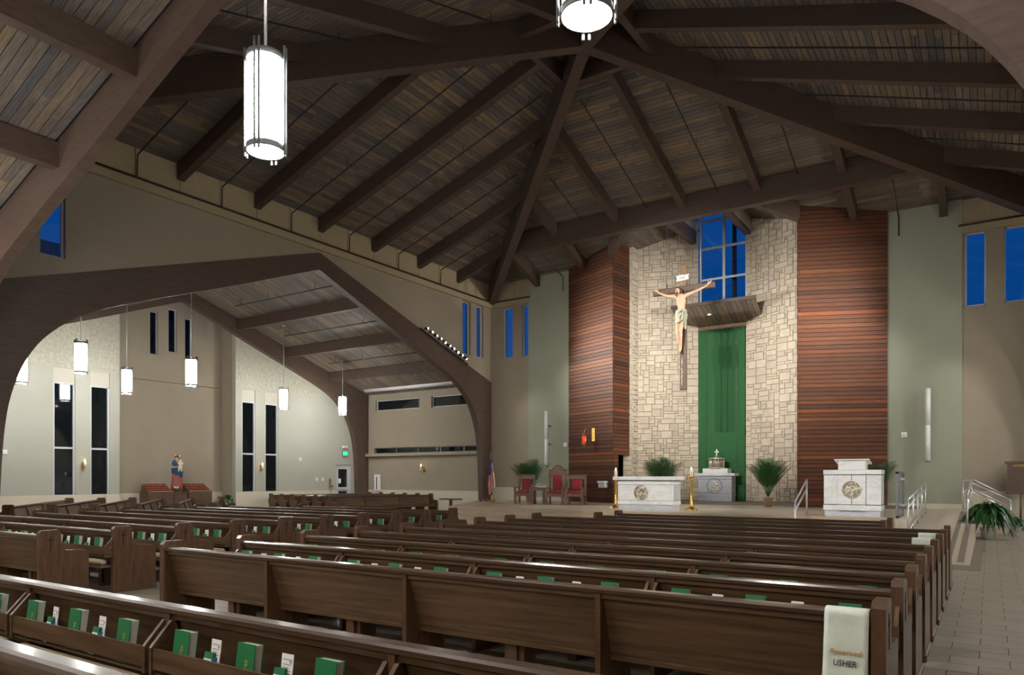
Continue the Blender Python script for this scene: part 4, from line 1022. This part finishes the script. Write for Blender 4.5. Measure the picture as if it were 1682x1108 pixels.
# chairs
def throne(loc, rz, w_, hb, label, crest):
    e = empty('sanctuary_chair', loc, rz); tag(e, label, 'chair', 'carved sanctuary chairs')
    h = w_/2
    for sg in (-1,1):
        MB().cbox(sg*h-.045, sg*h+.045, -.33, -.24, 0, .64, .008).build('leg', M['chair_wood'], e); MB().cbox(sg*h-.055, sg*h+.055, -.345, -.225, 0, .07, .006).build('foot', M['chair_wood'], e)
        MB().cbox(sg*h-.04, sg*h+.04, .24, .32, 0, hb, .008).build('back_post', M['chair_wood'], e)
        MB().cbox(sg*h-.055, sg*h+.055, -.37, .28, .62, .655, .01).build('armrest', M['chair_wood'], e)
        MB().box(sg*h-.02, sg*h+.02, -.26, .26, .33, .40).build('side_rail', M['chair_wood'], e)
    MB().cbox(-h+.03, h-.03, -.31, .28, .34, .43, .01).build('seat_frame', M['chair_wood'], e)
    MB().prism([(-h+.04,.345),(-h+.10,.345),(-h+.16,.29),(-h+.16,.345),(h-.16,.345),(h-.16,.29),(h-.10,.345),(h-.04,.345),(h-.04,.25),(-h+.04,.25)] if False else [(-h+.04,.345),(-h+.04,.27),(-h+.12,.31),(h-.12,.31),(h-.04,.27),(h-.04,.345)], 1, -.32, -.27).build('apron', M['chair_wood'], e)
    MB().cbox(-h+.05, h-.05, -.32, .24, .43, .50, .025).build('seat_cushion', M['crimson'], e)
    bw_ = h-.16
    MB().cbox(-bw_, bw_, .20, .26, .56, hb-.22, .02).build('back_cushion', M['crimson'], e)
    for sg in (-1,1): MB().box(sg*(bw_+.03)-.016, sg*(bw_+.03)+.016, .22, .27, .52, hb-.16).build('back_slat', M['white_paint' if False else 'chair_wood'], e)
    MB().cbox(-h, h, .235, .285, hb-.20, hb-.04, .006).build('top_rail', M['chair_wood'], e); MB().box(-h, h, .235, .285, .50, .55).build('lower_rail', M['chair_wood'], e)
    if crest:
        pr = [(-h-.04,hb-.05),(-h+.08,hb-.05),(-.20,hb-.03),(-.13,hb+.09),(-.05,hb+.145),(0,hb+.11),(.05,hb+.145),(.13,hb+.09),(.20,hb-.03),(h-.08,hb-.05),(h+.04,hb-.05),(h+.04,hb-.10),(-h-.04,hb-.10)]
        MB().prism(pr, 1, .225, .30).build('crest', M['chair_wood'], e); m = MB(); m.tube([(-h-.04,.25,hb-.045),(-.22,.25,hb-.03),(-.14,.25,hb+.09),(-.05,.25,hb+.15),(0,.25,hb+.12),(.05,.25,hb+.15),(.14,.25,hb+.09),(.22,.25,hb-.03),(h+.04,.25,hb-.045)], .025, 8); m.build('crest_moulding', M['beam'], e)
    else: MB().cbox(-h-.06, h+.06, .21, .31, hb-.035, hb+.005, .006).build('cornice', M['beam'], e)
    return e
YCH = 23.9
throne((-15.25, YCH, SZT), .28, .62, 1.16, 'carved wooden chair with crimson pads beside the potted palm', False)
throne((-13.82, YCH, SZT), .28, .64, 1.34, 'tall carved presider chair with crimson pads and crested top', True)
throne((-12.98, YCH, SZT), .28, .62, 1.16, 'carved wooden chair with crimson pads beside the tall crested chair', False)
e = empty('side_table', (-14.55, YCH-.05, SZT), .28); tag(e, 'small wooden table between two red padded chairs', 'table')
MB().cbox(-.26,.26,-.22,.22,.60,.66,.01).build('table_top', M['chair_wood'], e)
for sx in (-1,1):
    for sy in (-1,1): MB().cbox(sx*.22-.04, sx*.22+.04, sy*.18-.04, sy*.18+.04, 0, .60, .006).build('leg', M['chair_wood'], e)
MB().box(-.22,.22,-.2,.2,.52,.60).build('apron', M['chair_wood'], e)
e = empty('book_stand', (-14.48, YCH-.03, SZT+.66), .28); tag(e, 'small folding book stand on the table between red chairs', 'book stand')
m = MB(); m.bar((-.22,-.1,.02),(.05,-.1,.17),.02,.02).build('strut', M['steel'], e); MB().prism([(-.12,.0),(.12,.12),(.12,.14),(-.12,.02)], 0, -.12, .22).build('plate', M['steel'], e)
e = empty('credence_shelf', P(-13.35, 26.95, 0)[:2] + (1.26,), -.40); tag(e, 'small white marble shelf fixed to the wood clad wing', 'shelf')
MB().cbox(-.22,.22,-.12,.12,.17,.25,.006).build('shelf_top', M['marble'], e); MB().cbox(-.2,.2,-.08,.12,-.02,.16,.006).build('shelf_bracket', M['marble_grey'], e)
# candlesticks
for x, lb in ((-10.42,'brass candlestick with lit candle beside the wood clad wing end of the altar'), (-7.82,'brass candlestick with lit candle between altar and grey pedestal')):
    e = empty('candlestick', (x, 22.0, SZT)); tag(e, lb, 'candlestick', 'altar candlesticks')
    m = MB()
    MB().lathe([(.21,0),(.21,.025),(.17,.05),(.10,.09),(.05,.12)], n=8).build('foot', M['brass'], e)
    MB().lathe([(.045,.10),(.06,.14),(.042,.18),(.042,.92),(.06,.96),(.05,1.0)], n=12).build('shaft', M['brass'], e)
    MB().lathe([(.05,1.0),(.115,1.03),(.12,1.045),(.04,1.05)], n=16).build('drip_pan', M['brass'], e)
    c_ = MB().lathe([(.048,1.05),(.048,1.25),(.03,1.26)], n=14).build('candle', M['candle'], e)
    MB().lathe([(.008,1.255),(.022,1.285),(.014,1.32),(.003,1.35)], n=8).build('flame', M['flame'], c_)
# sanctuary lamp on bracket
bp = P(-14.05, 27.37, 0); e = empty('sanctuary_lamp', (bp.x, bp.y, 3.0), -.40); tag(e, 'red glass sanctuary lamp on a brass wall bracket', 'lamp')
MB().cbox(-.02,.16,-.03,.0,.15,.70,.01).build('wall_plate', M['brass'], e)
m = MB(); m.tube([(.07,-.03,.62),(.02,-.18,.72),(-.05,-.30,.70),(-.10,-.36,.58),(-.10,-.36,.42)], .014, 8); m.build('bracket', M['brass'], e)
MB().lathe([(.05,.10),(.075,.14),(.08,.36),(.07,.37)], (-.10,-.36,0), 14).build('glass_cup', M['red_glass'], e)
MB().lathe([(.02,-.08),(.04,-.06),(.015,-.03),(.09,.02),(.10,.05),(.05,.10)], (-.10,-.36,0), 14).build('cup_holder', M['brass'], e)
for t in (0, 2.1, 4.2): MB().tube([(-.10+.09*math.cos(t),-.36+.09*math.sin(t),.03),(-.10+.09*math.cos(t),-.36+.09*math.sin(t),.36),(-.10,-.36,.50)], .006, 5).build('hanger', M['brass'], e)
# speakers
for (x, lb) in ((-16.58,'white column speaker on the sage wall behind the red chairs'), (-1.72,'white column speaker on the sage wall beside the pulpit')):
    p = P(x, 27.80, 2.20); e = empty('column_speaker', p); tag(e, lb, 'speaker', 'column speakers')
    for z0, z1 in ((0,1.18),(1.19,2.38)): MB().lathe([(.082,z0),(.082,z1)], n=20).build('tube_section', M['white_paint'], e)
    MB().lathe([(.07,-.03),(.08,0)], n=16).build('end_cap', M['dark_steel'], e)
    for z in (.9, 1.7): MB().box(.0,.05,.02,.31*S,z,z+.07).build('bracket', M['dark_steel'], e)
for (x, y, z, lb) in ((-15.75, 28.09, 3.02, 'small white wall device beside the speaker near the chairs'), (-2.44, 28.09, 3.02, 'small white wall device beside the speaker near the pulpit')):
    e = empty('wall_device', P(x, y, z)); tag(e, lb, 'device'); MB().cbox(-.09,.09,-.05,.02,0,.18,.01).build('housing', M['white_paint'], e); m = MB(); m.ball((0,-.05,.08), .035, 10, 8); m.build('sensor', M['paper'], e)
# flag
e = empty('flag_on_pole', (-17.25, 24.5, SZT)); tag(e, 'furled striped flag with gold cord on a pole beside the arch leg', 'flag')
MB().lathe([(.16,0),(.16,.05),(.03,.09)], n=16).build('base', M['brass'], e); MB().tube([(0,0,.05),(0,0,2.2)], .016, 8).build('pole', M['hymn_wood'], e)
m = MB(); m.ball((0,0,2.27), .03, 8, 6); m.tube([(0,0,2.2),(0,0,2.38)], [.02,.004], 6); m.build('finial', M['brass'], e)
for k in range(9):
    a = -1.2 + k*.3; z0 = 1.78 - .04*k; x0 = .03*math.cos(a*2); pts = [(x0+.02*math.sin(a), -.02-.02*k % .05, z0), (.05*math.sin(a*1.5)+.01*k, -.07+.02*math.cos(a*3), 1.2), (.09*math.sin(a*1.3)+.015*k-.03, -.08+.03*math.cos(a*4), .75), (.10*math.sin(a)+.03, -.06, .32+.03*k)]
    MB().tube(pts, [.015,.03,.038,.03], 8).build('stripe', M['flag_red' if k % 2 else 'flag_white'], e)
m = MB(); m.tube([(0,-.03,1.95),(-.02,-.07,1.6),(-.05,-.09,1.25),(-.04,-.08,1.1)], [.015,.05,.065,.03], 10); m.build('canton', M['flag_blue'], e)
m = MB(); m.tube([(.0,-.05,2.1),(-.02,-.08,1.8),(.02,-.06,1.5)], .01, 6); m.tube([(.08,-.12,1.05),(.13,-.13,.98),(.10,-.13,.85)], .016, 6); m.tube([(.05,-.1,.3),(.06,-.1,.05)], .03, 6); m.build('cord', M['rope_gold'], e)
# ================================================================== PLANTS
def frond(L, lift, az, n=18, w_=.011, droop=1.0):
    m = MB(); pts = []
    for i in range(n+1):
        t = i/n; rr = L*(t*math.cos(lift) + .10*t*t); z = L*(t*math.sin(lift) - droop*.20*t**2.4)
        pts.append(Vector((rr*math.cos(az), rr*math.sin(az), z)))
    m.tube(pts[::3], .006, 4)
    side = Vector((-math.sin(az), math.cos(az), 0))
    for i in range(5, n+1):
        d = (pts[i]-pts[i-1]).normalized(); t = i/n; ll = L*(.34*math.sin(math.pi*(.25+.68*t))+.03)
        for sg in (-1,1):
            a = pts[i]; tip = a + (d*.85 + side*sg*.55 + Vector((0,0,-.20)))*ll; mid = a*.55+tip*.45 + Vector((0,0,.018)); ww = (d*.3-side*sg*.9)*w_
            m.add([a-ww*.4, mid-ww, tip, mid+ww, a+ww*.4], [(0,1,2,3,4)])
    return m
def palm(loc, hs, rad, nf, label, pot='pot', ph=.36, pr=.17):
    e = empty('potted_palm', loc); tag(e, label, 'plant', 'potted palms in the sanctuary')
    MB().lathe([(pr*.72,0),(pr*.98,ph*.86),(pr*1.06,ph*.88),(pr*1.06,ph),(pr*.92,ph),(pr*.9,ph*.93)], n=18).build('pot', M[pot], e)
    MB().lathe([(.01,ph*.9),(pr*.9,ph*.91)], n=14).build('soil', M['soil'], e)
    for k in range(nf):
        lift = math.radians(89 - 24*R.random()**.8); az = k*2.39996 + R.uniform(-.2,.2); L = hs*R.uniform(.80,1.05)
        frond(L, lift, az).build('frond', M['leaf' if k % 3 else 'leaf_dark'], e, (0,0,ph*.85))
    return e
palm((-16.35, 26.0, SZT), 1.75, .75, 34, 'potted palm behind the red chair near the beige wall')
palm((-9.85, 24.7, SZT+.0), 1.72, .8, 34, 'potted palm rising behind the marble altar')
palm((-6.45, 25.95, SZT), 1.62, .75, 34, 'potted palm in tan pot before the stone wall')
palm((-2.95, 25.0, SZT), 1.5, .8, 28, 'potted palm showing behind the marble pulpit')
def leafy(loc, rad, hh, n, label, pot, ph, pr, m_='leaf_dark'):
    e = empty('leafy_plant', loc); tag(e, label, 'plant')
    MB().lathe([(pr*.75,0),(pr,ph*.9),(pr*1.05,ph*.92),(pr*1.05,ph),(pr*.9,ph),(pr*.88,ph*.94)], n=18).build('pot', M[pot], e)
    MB().lathe([(.01,ph*.9),(pr*.88,ph*.91)], n=14).build('soil', M['soil'], e)
    for k in range(n):
        az = k*2.39996 + R.uniform(-.3,.3); f = R.random()**.7; L = R.uniform(.8,1.08)
        d = Vector((math.cos(az), math.sin(az), 0)); side = Vector((-math.sin(az), math.cos(az), 0))
        reach = rad*(.25+.80*f)*L; top = hh*(1.0-.42*f*f)*L; end = top - hh*(.10+.78*f*f)
        m = MB(); pts = []
        for i in range(9):
            t = i/8; z = top*math.sin(min(t/.62,1)*math.pi/2) if t < .62 else top + (end-top)*((t-.62)/.38)**1.5
            pts.append(d*(reach*(t**1.25)) + Vector((0,0,ph*.8 + z*.92)))
        wd = [.004,.004,.006,.02,.052,.066,.058,.034,.002]; vs = []; fs = []
        for i, p_ in enumerate(pts): vs += [p_-side*wd[i]+Vector((0,0,wd[i]*.35)), p_, p_+side*wd[i]+Vector((0,0,wd[i]*.35))]
        for i in range(8): fs += [(i*3,i*3+1,i*3+4,i*3+3),(i*3+1,i*3+2,i*3+5,i*3+4)]
        m.smooth = True; m.add(vs, fs); m.build('leaf', M[m_ if k % 3 else 'leaf'], e)
    return e
leafy((-.02, 23.0, 0), .78, .74, 150, 'large leafy green plant in a white pot beside the ramp railing', 'pot_white', .32, .19)
leafy((.62, 24.4, 0), .30, .34, 24, 'smaller leafy plant in a white pot behind the large one', 'pot_white', .28, .14)
leafy((-27.6, 19.25, 0), .32, .62, 26, 'green leafy plant on the floor beside the candle rack', 'pot', .40, .17, 'leaf')
# ================================================================== RAILINGS
def rail_set(label, runs, posts, m_='steel', name='handrail'):
    e = empty(name, (0,0,0)); tag(e, label, 'railing')
    for p in runs: MB().tube(p, .024, 10).build('rail', M[m_], e)
    for a, b in posts: MB().tube([a, b], .022, 10).build('post', M[m_], e)
    return e
up = lambda p, h: (p[0], p[1], p[2]+h)
def ramp_rail(x, y0, y1, n):
    pts = [(x, y0 + (y1-y0)*i/n) for i in range(n+1)]
    return pts
x = -1.60; yy = [19.3 + (24.9-19.3)*i/4 for i in range(5)]
rail_set('silver ramp railing between the pulpit and the sage wall', [[(x,yy[0],zramp(yy[0])+h),(x,yy[-1],zramp(yy[-1])+h)] for h in (.90,.72,.16)], [((x,q,zramp(q)), (x,q,zramp(q)+.90)) for q in yy])
x = -.45
rail_set('silver railing along the ramp edge beside the leafy plant', [[(x,20.9,zramp(20.9)+h),(x,25.6,zramp(25.6)+h)] for h in (.90,.66)], [((x,q,zramp(q)),(x,q,zramp(q)+.9)) for q in (20.9, 25.6)])
rail_set('silver stair railing sloping down toward the hymn board', [[(-.45,25.75,SZT+.88),(.52,25.75,.97)], [(-.45,25.75,SZT+.62),(.52,25.75,.66)]], [((.52,25.75,0),(.52,25.75,.97))])
rail_set('silver rear stair railing against the beige wall', [[(-.70,27.15,SZT+.93),(-.38,27.15,SZT+.93),(.56,27.15,1.0)], [(-.70,27.15,SZT+.62),(-.38,27.15,SZT+.62),(.56,27.15,.70)]], [((-.70,27.15,SZT),(-.70,27.15,SZT+.93)), ((.56,27.15,0),(.56,27.15,1.0))])
x = -4.12
rail_set('silver handrail on the platform steps beside the pulpit', [[(x,19.25,1.03),(x,20.65,1.57)], [(x,19.25,.80),(x,20.65,1.33)]], [((x,19.25,0),(x,19.25,1.03)), ((x,20.65,SZT),(x,20.65,1.57))])
e = empty('glass_gate', (-1.93, 20.4, SZT)); tag(e, 'glass panel in a dark steel frame at the platform corner', 'gate')
m = MB(); m.box(-.03,.03,0,.06,0,1.16).box(-.03,.03,1.44,1.5,0,1.16).box(-.03,.03,0,1.5,1.11,1.16).box(-.03,.03,0,1.5,0,.05); m.build('frame', M['dark_steel'], e)
MB().box(-.006,.006,.07,1.43,.05,1.10).build('pane', M['glass'], e)
for z in (.25,.95): MB().box(-.05,.05,1.36,1.42,z,z+.06).build('clamp', M['steel'], e)
# hymn board
e = empty('hymn_board', (.80, 27.0, 0)); tag(e, 'dark wooden hymn board on a stand before the beige wall', 'hymn board')
MB().lathe([(.20,0),(.20,.03),(.13,.06),(.10,.14),(.04,.20)], n=8).build('stand_base', M['hymn_wood'], e); MB().tube([(0,0,.15),(0,0,1.3)], .03, 10).build('post', M['hymn_wood'], e)
MB().box(-.34,.34,-.03,.03,1.20,2.08).build('board_panel', M['hymn_wood'], e)
MB().cbox(-.40,.40,-.06,.05,2.06,2.14,.01).build('cornice', M['hymn_wood'], e); MB().cbox(-.38,.38,-.05,.05,1.14,1.21,.01).build('lower_rail', M['hymn_wood'], e)
for k in range(6): MB().box(-.33,.33,-.05,-.03,1.27+k*.115,1.282+k*.115).build('number_rail', M['beam'], e)
lettering('HYMNS', .105, M['gold_print'], e, (0,-.034,1.97), 'lettering', 0, 1.1)
# ================================================================== TRANSEPT THINGS
# statue
st = empty('statue', P(-28.75, 17.60, 1.05), 0.0); tag(st, 'painted statue of a robed woman holding a child, before the niche wall', 'statue')
st.rotation_euler = (0, 0, math.radians(58)); st.scale = (.92,.92,.92)
def robe(prof, name, m_, parent, nn=28, amp=.02, fq=9, sx=1.0, sy=.8, cx_=0, cy_=0, hem=0.0):
    mb = MB(); mb.smooth = True; vs = []; fs = []
    for j, (r, z) in enumerate(prof):
        f = j/(len(prof)-1)
        for i in range(nn):
            t = 2*math.pi*i/nn; q = r + amp*(1-f)*math.sin(t*fq + z*1.5); vs.append((cx_+q*sx*math.cos(t), cy_+q*sy*math.sin(t), z + hem*math.cos(t)))
    for j in range(len(prof)-1):
        for i in range(nn): fs.append((j*nn+i, j*nn+(i+1)%nn, (j+1)*nn+(i+1)%nn, (j+1)*nn+i))
    fs += [tuple(range(nn))[::-1], tuple((len(prof)-1)*nn+i for i in range(nn))]
    mb.add(vs, fs); return mb.build(name, M[m_], parent)
MB().cbox(-.22,.22,-.2,.2,0,.08,.01).build('base', M['hymn_wood'], st)
robe([(.25,.08),(.24,.3),(.20,.7),(.175,.95),(.17,1.05)], 'gown', 'rose_robe', st)
robe([(.20,.72),(.24,.95),(.22,1.15),(.19,1.28),(.09,1.36)], 'cloak', 'blue_robe', st, amp=.025, fq=7, hem=-.10)
V, E, RD = [], [], []
a0 = v((0,0,1.05), .12); a1 = v((0,-.01,1.25), .11, a0); a2 = v((0,-.02,1.36), .05, a1); a3 = v((.01,-.05,1.47), .085, a2); a4 = v((.01,-.05,1.56), .07, a3)
for sg in (-1,1):
    b0 = v((sg*.15,-.02,1.26), .055, a1); b1 = v((sg*.20,-.14,1.08), .045, b0); b2 = v((.10 if sg > 0 else .02,-.24,1.12), .032, b1); b3 = v((.16 if sg > 0 else .08,-.26,1.14), .03, b2)
o = put('body', skin_mesh('body', V, E, RD, 1), st); o.data.materials.append(M['skin'])
m = MB(); m.ball((.01,.015,1.545), .105, 14, 10, .92, .95, 1.15); m.build('hair', M['hair'], st)
m = MB(); m.lathe([(.145,1.56),(.15,1.60),(.14,1.64)], (.01,.03,0), 20, 1, .5, False); m.build('halo', M['brass'], st)
V, E, RD = [], [], []
a0 = v((.14,-.20,1.12), .085); a1 = v((.15,-.19,1.27), .075, a0); a2 = v((.15,-.18,1.36), .035, a1); a3 = v((.145,-.19,1.44), .07, a2)
for sg in (-1,1):
    b0 = v((.15+sg*.08,-.20,1.28), .03, a1); b1 = v((.15+sg*.11,-.27,1.24), .022, b0); c0 = v((.14+sg*.05,-.25,1.04), .045, a0); c1 = v((.14+sg*.05,-.27,.90), .03, c0)
o = put('child', skin_mesh('child', V, E, RD, 1), st); o.data.materials.append(M['cream_robe'])
for k in range(6):
    t = -2.6+k*.45; m = MB(); m.tube([(.21*math.cos(t),.17*math.sin(t),.12),(.185*math.cos(t),.15*math.sin(t)-.01,.6),(.17*math.cos(t),.14*math.sin(t),.9)], [.02,.016,.008], 6); m.build('gown_fold', M['rose_robe'], st)
for k in range(5):
    m = MB(); m.tube([(-.22,-.08-.02*k,.88+.08*k),(-.06,-.21,.98+.07*k),(.10,-.20,1.12+.04*k)], .012, 6); m.build('cloak_fold', M['blue_robe'], st)
# candle racks
for yy_, lb in ((16.72,'tiered rack of red votive candles beside the statue, nearer the nave'), (18.50,'tiered rack of red votive candles beside the statue, nearer the exit door')):
    p = P(-28.75, yy_, 0); e = empty('votive_rack', (p.x, p.y, 0), math.pi/2); tag(e, lb, 'candle rack', 'votive candle racks')
    c_ = MB().cbox(-.54,.54,-.32,.32,0,1.08,.01).build('cabinet', M['hymn_wood'], e)
    for q in (-1,1):
        d_ = MB().cbox(q*.265-.23, q*.265+.23, -.345,-.32,.15,.98,.006).build('door', M['hymn_wood'], e); MB().box(q*.12-.012, q*.12+.012, -.365,-.345,.6,.72).build('handle', M['brass'], d_)
    for r_ in range(4):
        zz = 1.08+.075*r_; MB().box(-.50,.50,-.26+r_*.13,-.13+r_*.13,1.08,zz+.03).build('tier', M['hymn_wood'], e)
        MB().box(-.50,.50,-.265+r_*.13,-.26+r_*.13,zz,zz+.02).build('tier_front', M['votive_gold'], e)
        for k in range(12): MB().lathe([(.026,zz+.03),(.034,zz+.09)], (-.455+k*.083,-.19+r_*.13,0), 8).build('votive_cup', M['votive'], e)
e = empty('flower_vase', P(-28.47, 17.40, 1.063)); tag(e, 'small vase of pale flowers at the foot of the statue', 'vase')
MB().lathe([(.05,0),(.08,.06),(.05,.12)], n=12).build('vase', M['leaf_dark'], e)
for k in range(7): m = MB(); m.ball((.07*math.cos(k*.9),.07*math.sin(k*.9),.15+.02*(k%3)), .03, 8, 6); m.build('flower', M['cream_robe'], e)
e = empty('statue_shelf', P(-28.75, 17.60, 0), math.pi/2); e.location.z = 0; tag(e, 'low dark cabinet carrying the statue between candle racks', 'cabinet')
MB().cbox(-.29,.29,-.3,.3,0,1.0,.01).build('body', M['hymn_wood'], e); MB().cbox(-.30,.30,-.31,.31,1.0,1.06,.008).build('top', M['hymn_wood'], e)
# sconces
def sconce(x, y, z, rz, lb):
    e = empty('wall_sconce', P(x, y, z), rz); tag(e, lb, 'sconce', 'brass candle sconces')
    MB().cbox(-.04,.04,-.02,.02,-.05,.25,.008).build('back_plate', M['brass'], e); m = MB(); m.tube([(0,-.01,.02),(0,-.10,.0),(0,-.14,.06)], .012, 8); m.build('arm', M['brass'], e)
    MB().lathe([(.04,.05),(.05,.07)], (0,-.14,0), 12).build('cup', M['brass'], e); c_ = MB().lathe([(.05,.07),(.05,.26)], (0,-.14,0), 12).build('candle', M['candle'], e); MB().lathe([(.008,.26),(.022,.29),(.004,.35)], (0,-.14,0), 8).build('flame', M['flame'], c_)
sconce(XE+.03, 13.62, 1.98, math.pi/2, 'brass candle sconce between tall windows nearer the nave arch')
sconce(XE+.03, 21.52, 1.98, math.pi/2, 'brass candle sconce between tall windows beyond the statue niche')
sconce(-24.25, 28.27, 1.98, 0, 'lit brass candle sconce on the wall below the ledge')
# exit door and sign, small wall devices
do = MB(True).box(XE-.12, XE-.04, 26.2, 26.28, -.05, 2.33).box(XE-.12, XE-.04, 27.17, 27.25, -.05, 2.33).box(XE-.12, XE-.04, 26.2, 27.25, 2.25, 2.33).build('door_1', M['frame_white']); tag(do, 'grey glazed exit door in the transept', kind='structure')
lf = MB(True).wall(0, XE-.11, XE-.06, 26.28, 27.17, 0, 2.25, [(26.42,27.03,1.15,2.1),(26.42,27.03,.2,.95)]).build('leaf', M['frame_white'], do)
MB(True).box(XE-.09, XE-.08, 26.42, 27.03, 1.15, 2.1).box(XE-.09, XE-.08, 26.42, 27.03, .2, .95).build('pane', M['darkpane'], lf)
MB(True).box(XE-.06, XE+.0, 26.35, 27.1, 1.02, 1.07).build('push_bar', M['steel'], lf); MB(True).box(XE-.08, XE-.07, 26.44, 26.62, 1.35, 1.6).build('notice', M['paper'], lf)
e = empty('exit_sign', P(XE+.08, 26.75, 2.80), math.pi/2); tag(e, 'glowing green exit sign above the transept door', 'sign')
MB().cbox(-.17,.17,-.03,.03,0,.24,.006).build('housing', M['dark_steel'], e); MB().box(-.15,.15,-.034,-.03,.02,.22).build('face', M['exit_green'], e); lettering('EXIT', .12, M['white_paint'], e, (0,-.036,.075), 'lettering')
e = empty('emergency_light', P(XE+.08, 26.75, 3.20), math.pi/2); tag(e, 'small white emergency light above the exit sign', 'light'); MB().cbox(-.14,.14,-.05,.05,0,.12,.01).build('housing', M['white_paint'], e)
for sg in (-1,1): m = MB(); m.ball((sg*.10,-.06,.06), .05, 10, 8); m.build('lamp_head', M['paper'], e)
for (y, z, lb) in ((23.85,2.48,'small white strobe on the cream wall near the exit door'), (11.05,2.45,'small white strobe on the cream wall beside the arch leg'), (24.9,1.48,'pair of white switches nearer the windows'), (25.3,1.48,'white switch beside the exit door')):
    e = empty('wall_plate', P(XE, y, z), math.pi/2); tag(e, lb, 'wall plate'); MB().cbox(-.07,.07,-.035,.0,0,.16,.008).build('plate', M['white_paint'], e); MB().box(-.025,.025,-.045,-.035,.05,.11).build('button', M['paper'], e)
e = empty('holy_water_font', P(XE+.06, 25.75, 1.15), math.pi/2); tag(e, 'small bronze holy water font beside the exit door', 'font'); MB().cbox(-.05,.05,-.03,.0,0,.45,.01).build('back_plate', M['cross_post'], e); MB().lathe([(.02,-.02),(.10,.08),(.11,.10),(.09,.10)], (0,-.1,0), 14).build('bowl', M['brass'], e)
# rolled screen
e = empty('rolled_screen', P(-23.95, 27.75, 6.35)); tag(e, 'long white rolled projection screen tube under the transept ceiling', 'screen')
MB().tube([(-3.75,0,0),(3.9,0,0)], .15, 18).build('case', M['white_paint'], e)
for sg in (-1,1): MB().tube([(sg*3.75-.02,0,0),(sg*3.75+.02,0,0)], .158, 18).build('end_cap', M['frame_white'], e)
for x in (-3.2,-.2): MB().tube([(x,.1,-.1),(x,.12,-1.1)], .008, 5).build('pull_cord', M['wire'], e); MB().box(x-.05,x+.05,0,.5,-.16,-.1).build('bracket', M['dark_steel'], e)
e = empty('wall_cabinet', P(-27.35, 28.18, .95)); tag(e, 'narrow white cabinet with a dark slot on the transept side wall', 'cabinet'); MB().cbox(-.19,.19,-.06,.08,0,.85,.01).build('body', M['white_paint'], e); MB().box(-.03,.03,-.066,-.06,.08,.74).build('slot', M['black'], e)
# small tables by the arch leg
for (x, y, lb, top, hh, r_) in ((-19.2, 24.2, 'small dark pedestal table beside the transept pews', 'hymn_wood', .75, .45), (-18.55, 24.6, 'low stool with pale top near the arch leg', 'paper', .48, .28), (-18.0, 25.2, 'small dark table against the arch leg', 'hymn_wood', .72, .25)):
    e = empty('small_table', (x, y, 0)); tag(e, lb, 'table')
    MB().cbox(-r_, r_, -.25, .25, hh-.05, hh, .01).build('table_top', M[top], e); MB().box(-.05,.05,-.05,.05,0,hh-.05).build('column', M['hymn_wood'], e) if r_ > .4 else [MB().box(sx*(r_-.04)-.03, sx*(r_-.04)+.03, sy*.2-.03, sy*.2+.03, 0, hh-.05).build('leg', M['hymn_wood'], e) for sx in (-1,1) for sy in (-1,1)]
    if r_ > .4: MB().cbox(-.25,.25,-.2,.2,0,.04,.01).build('foot', M['hymn_wood'], e)
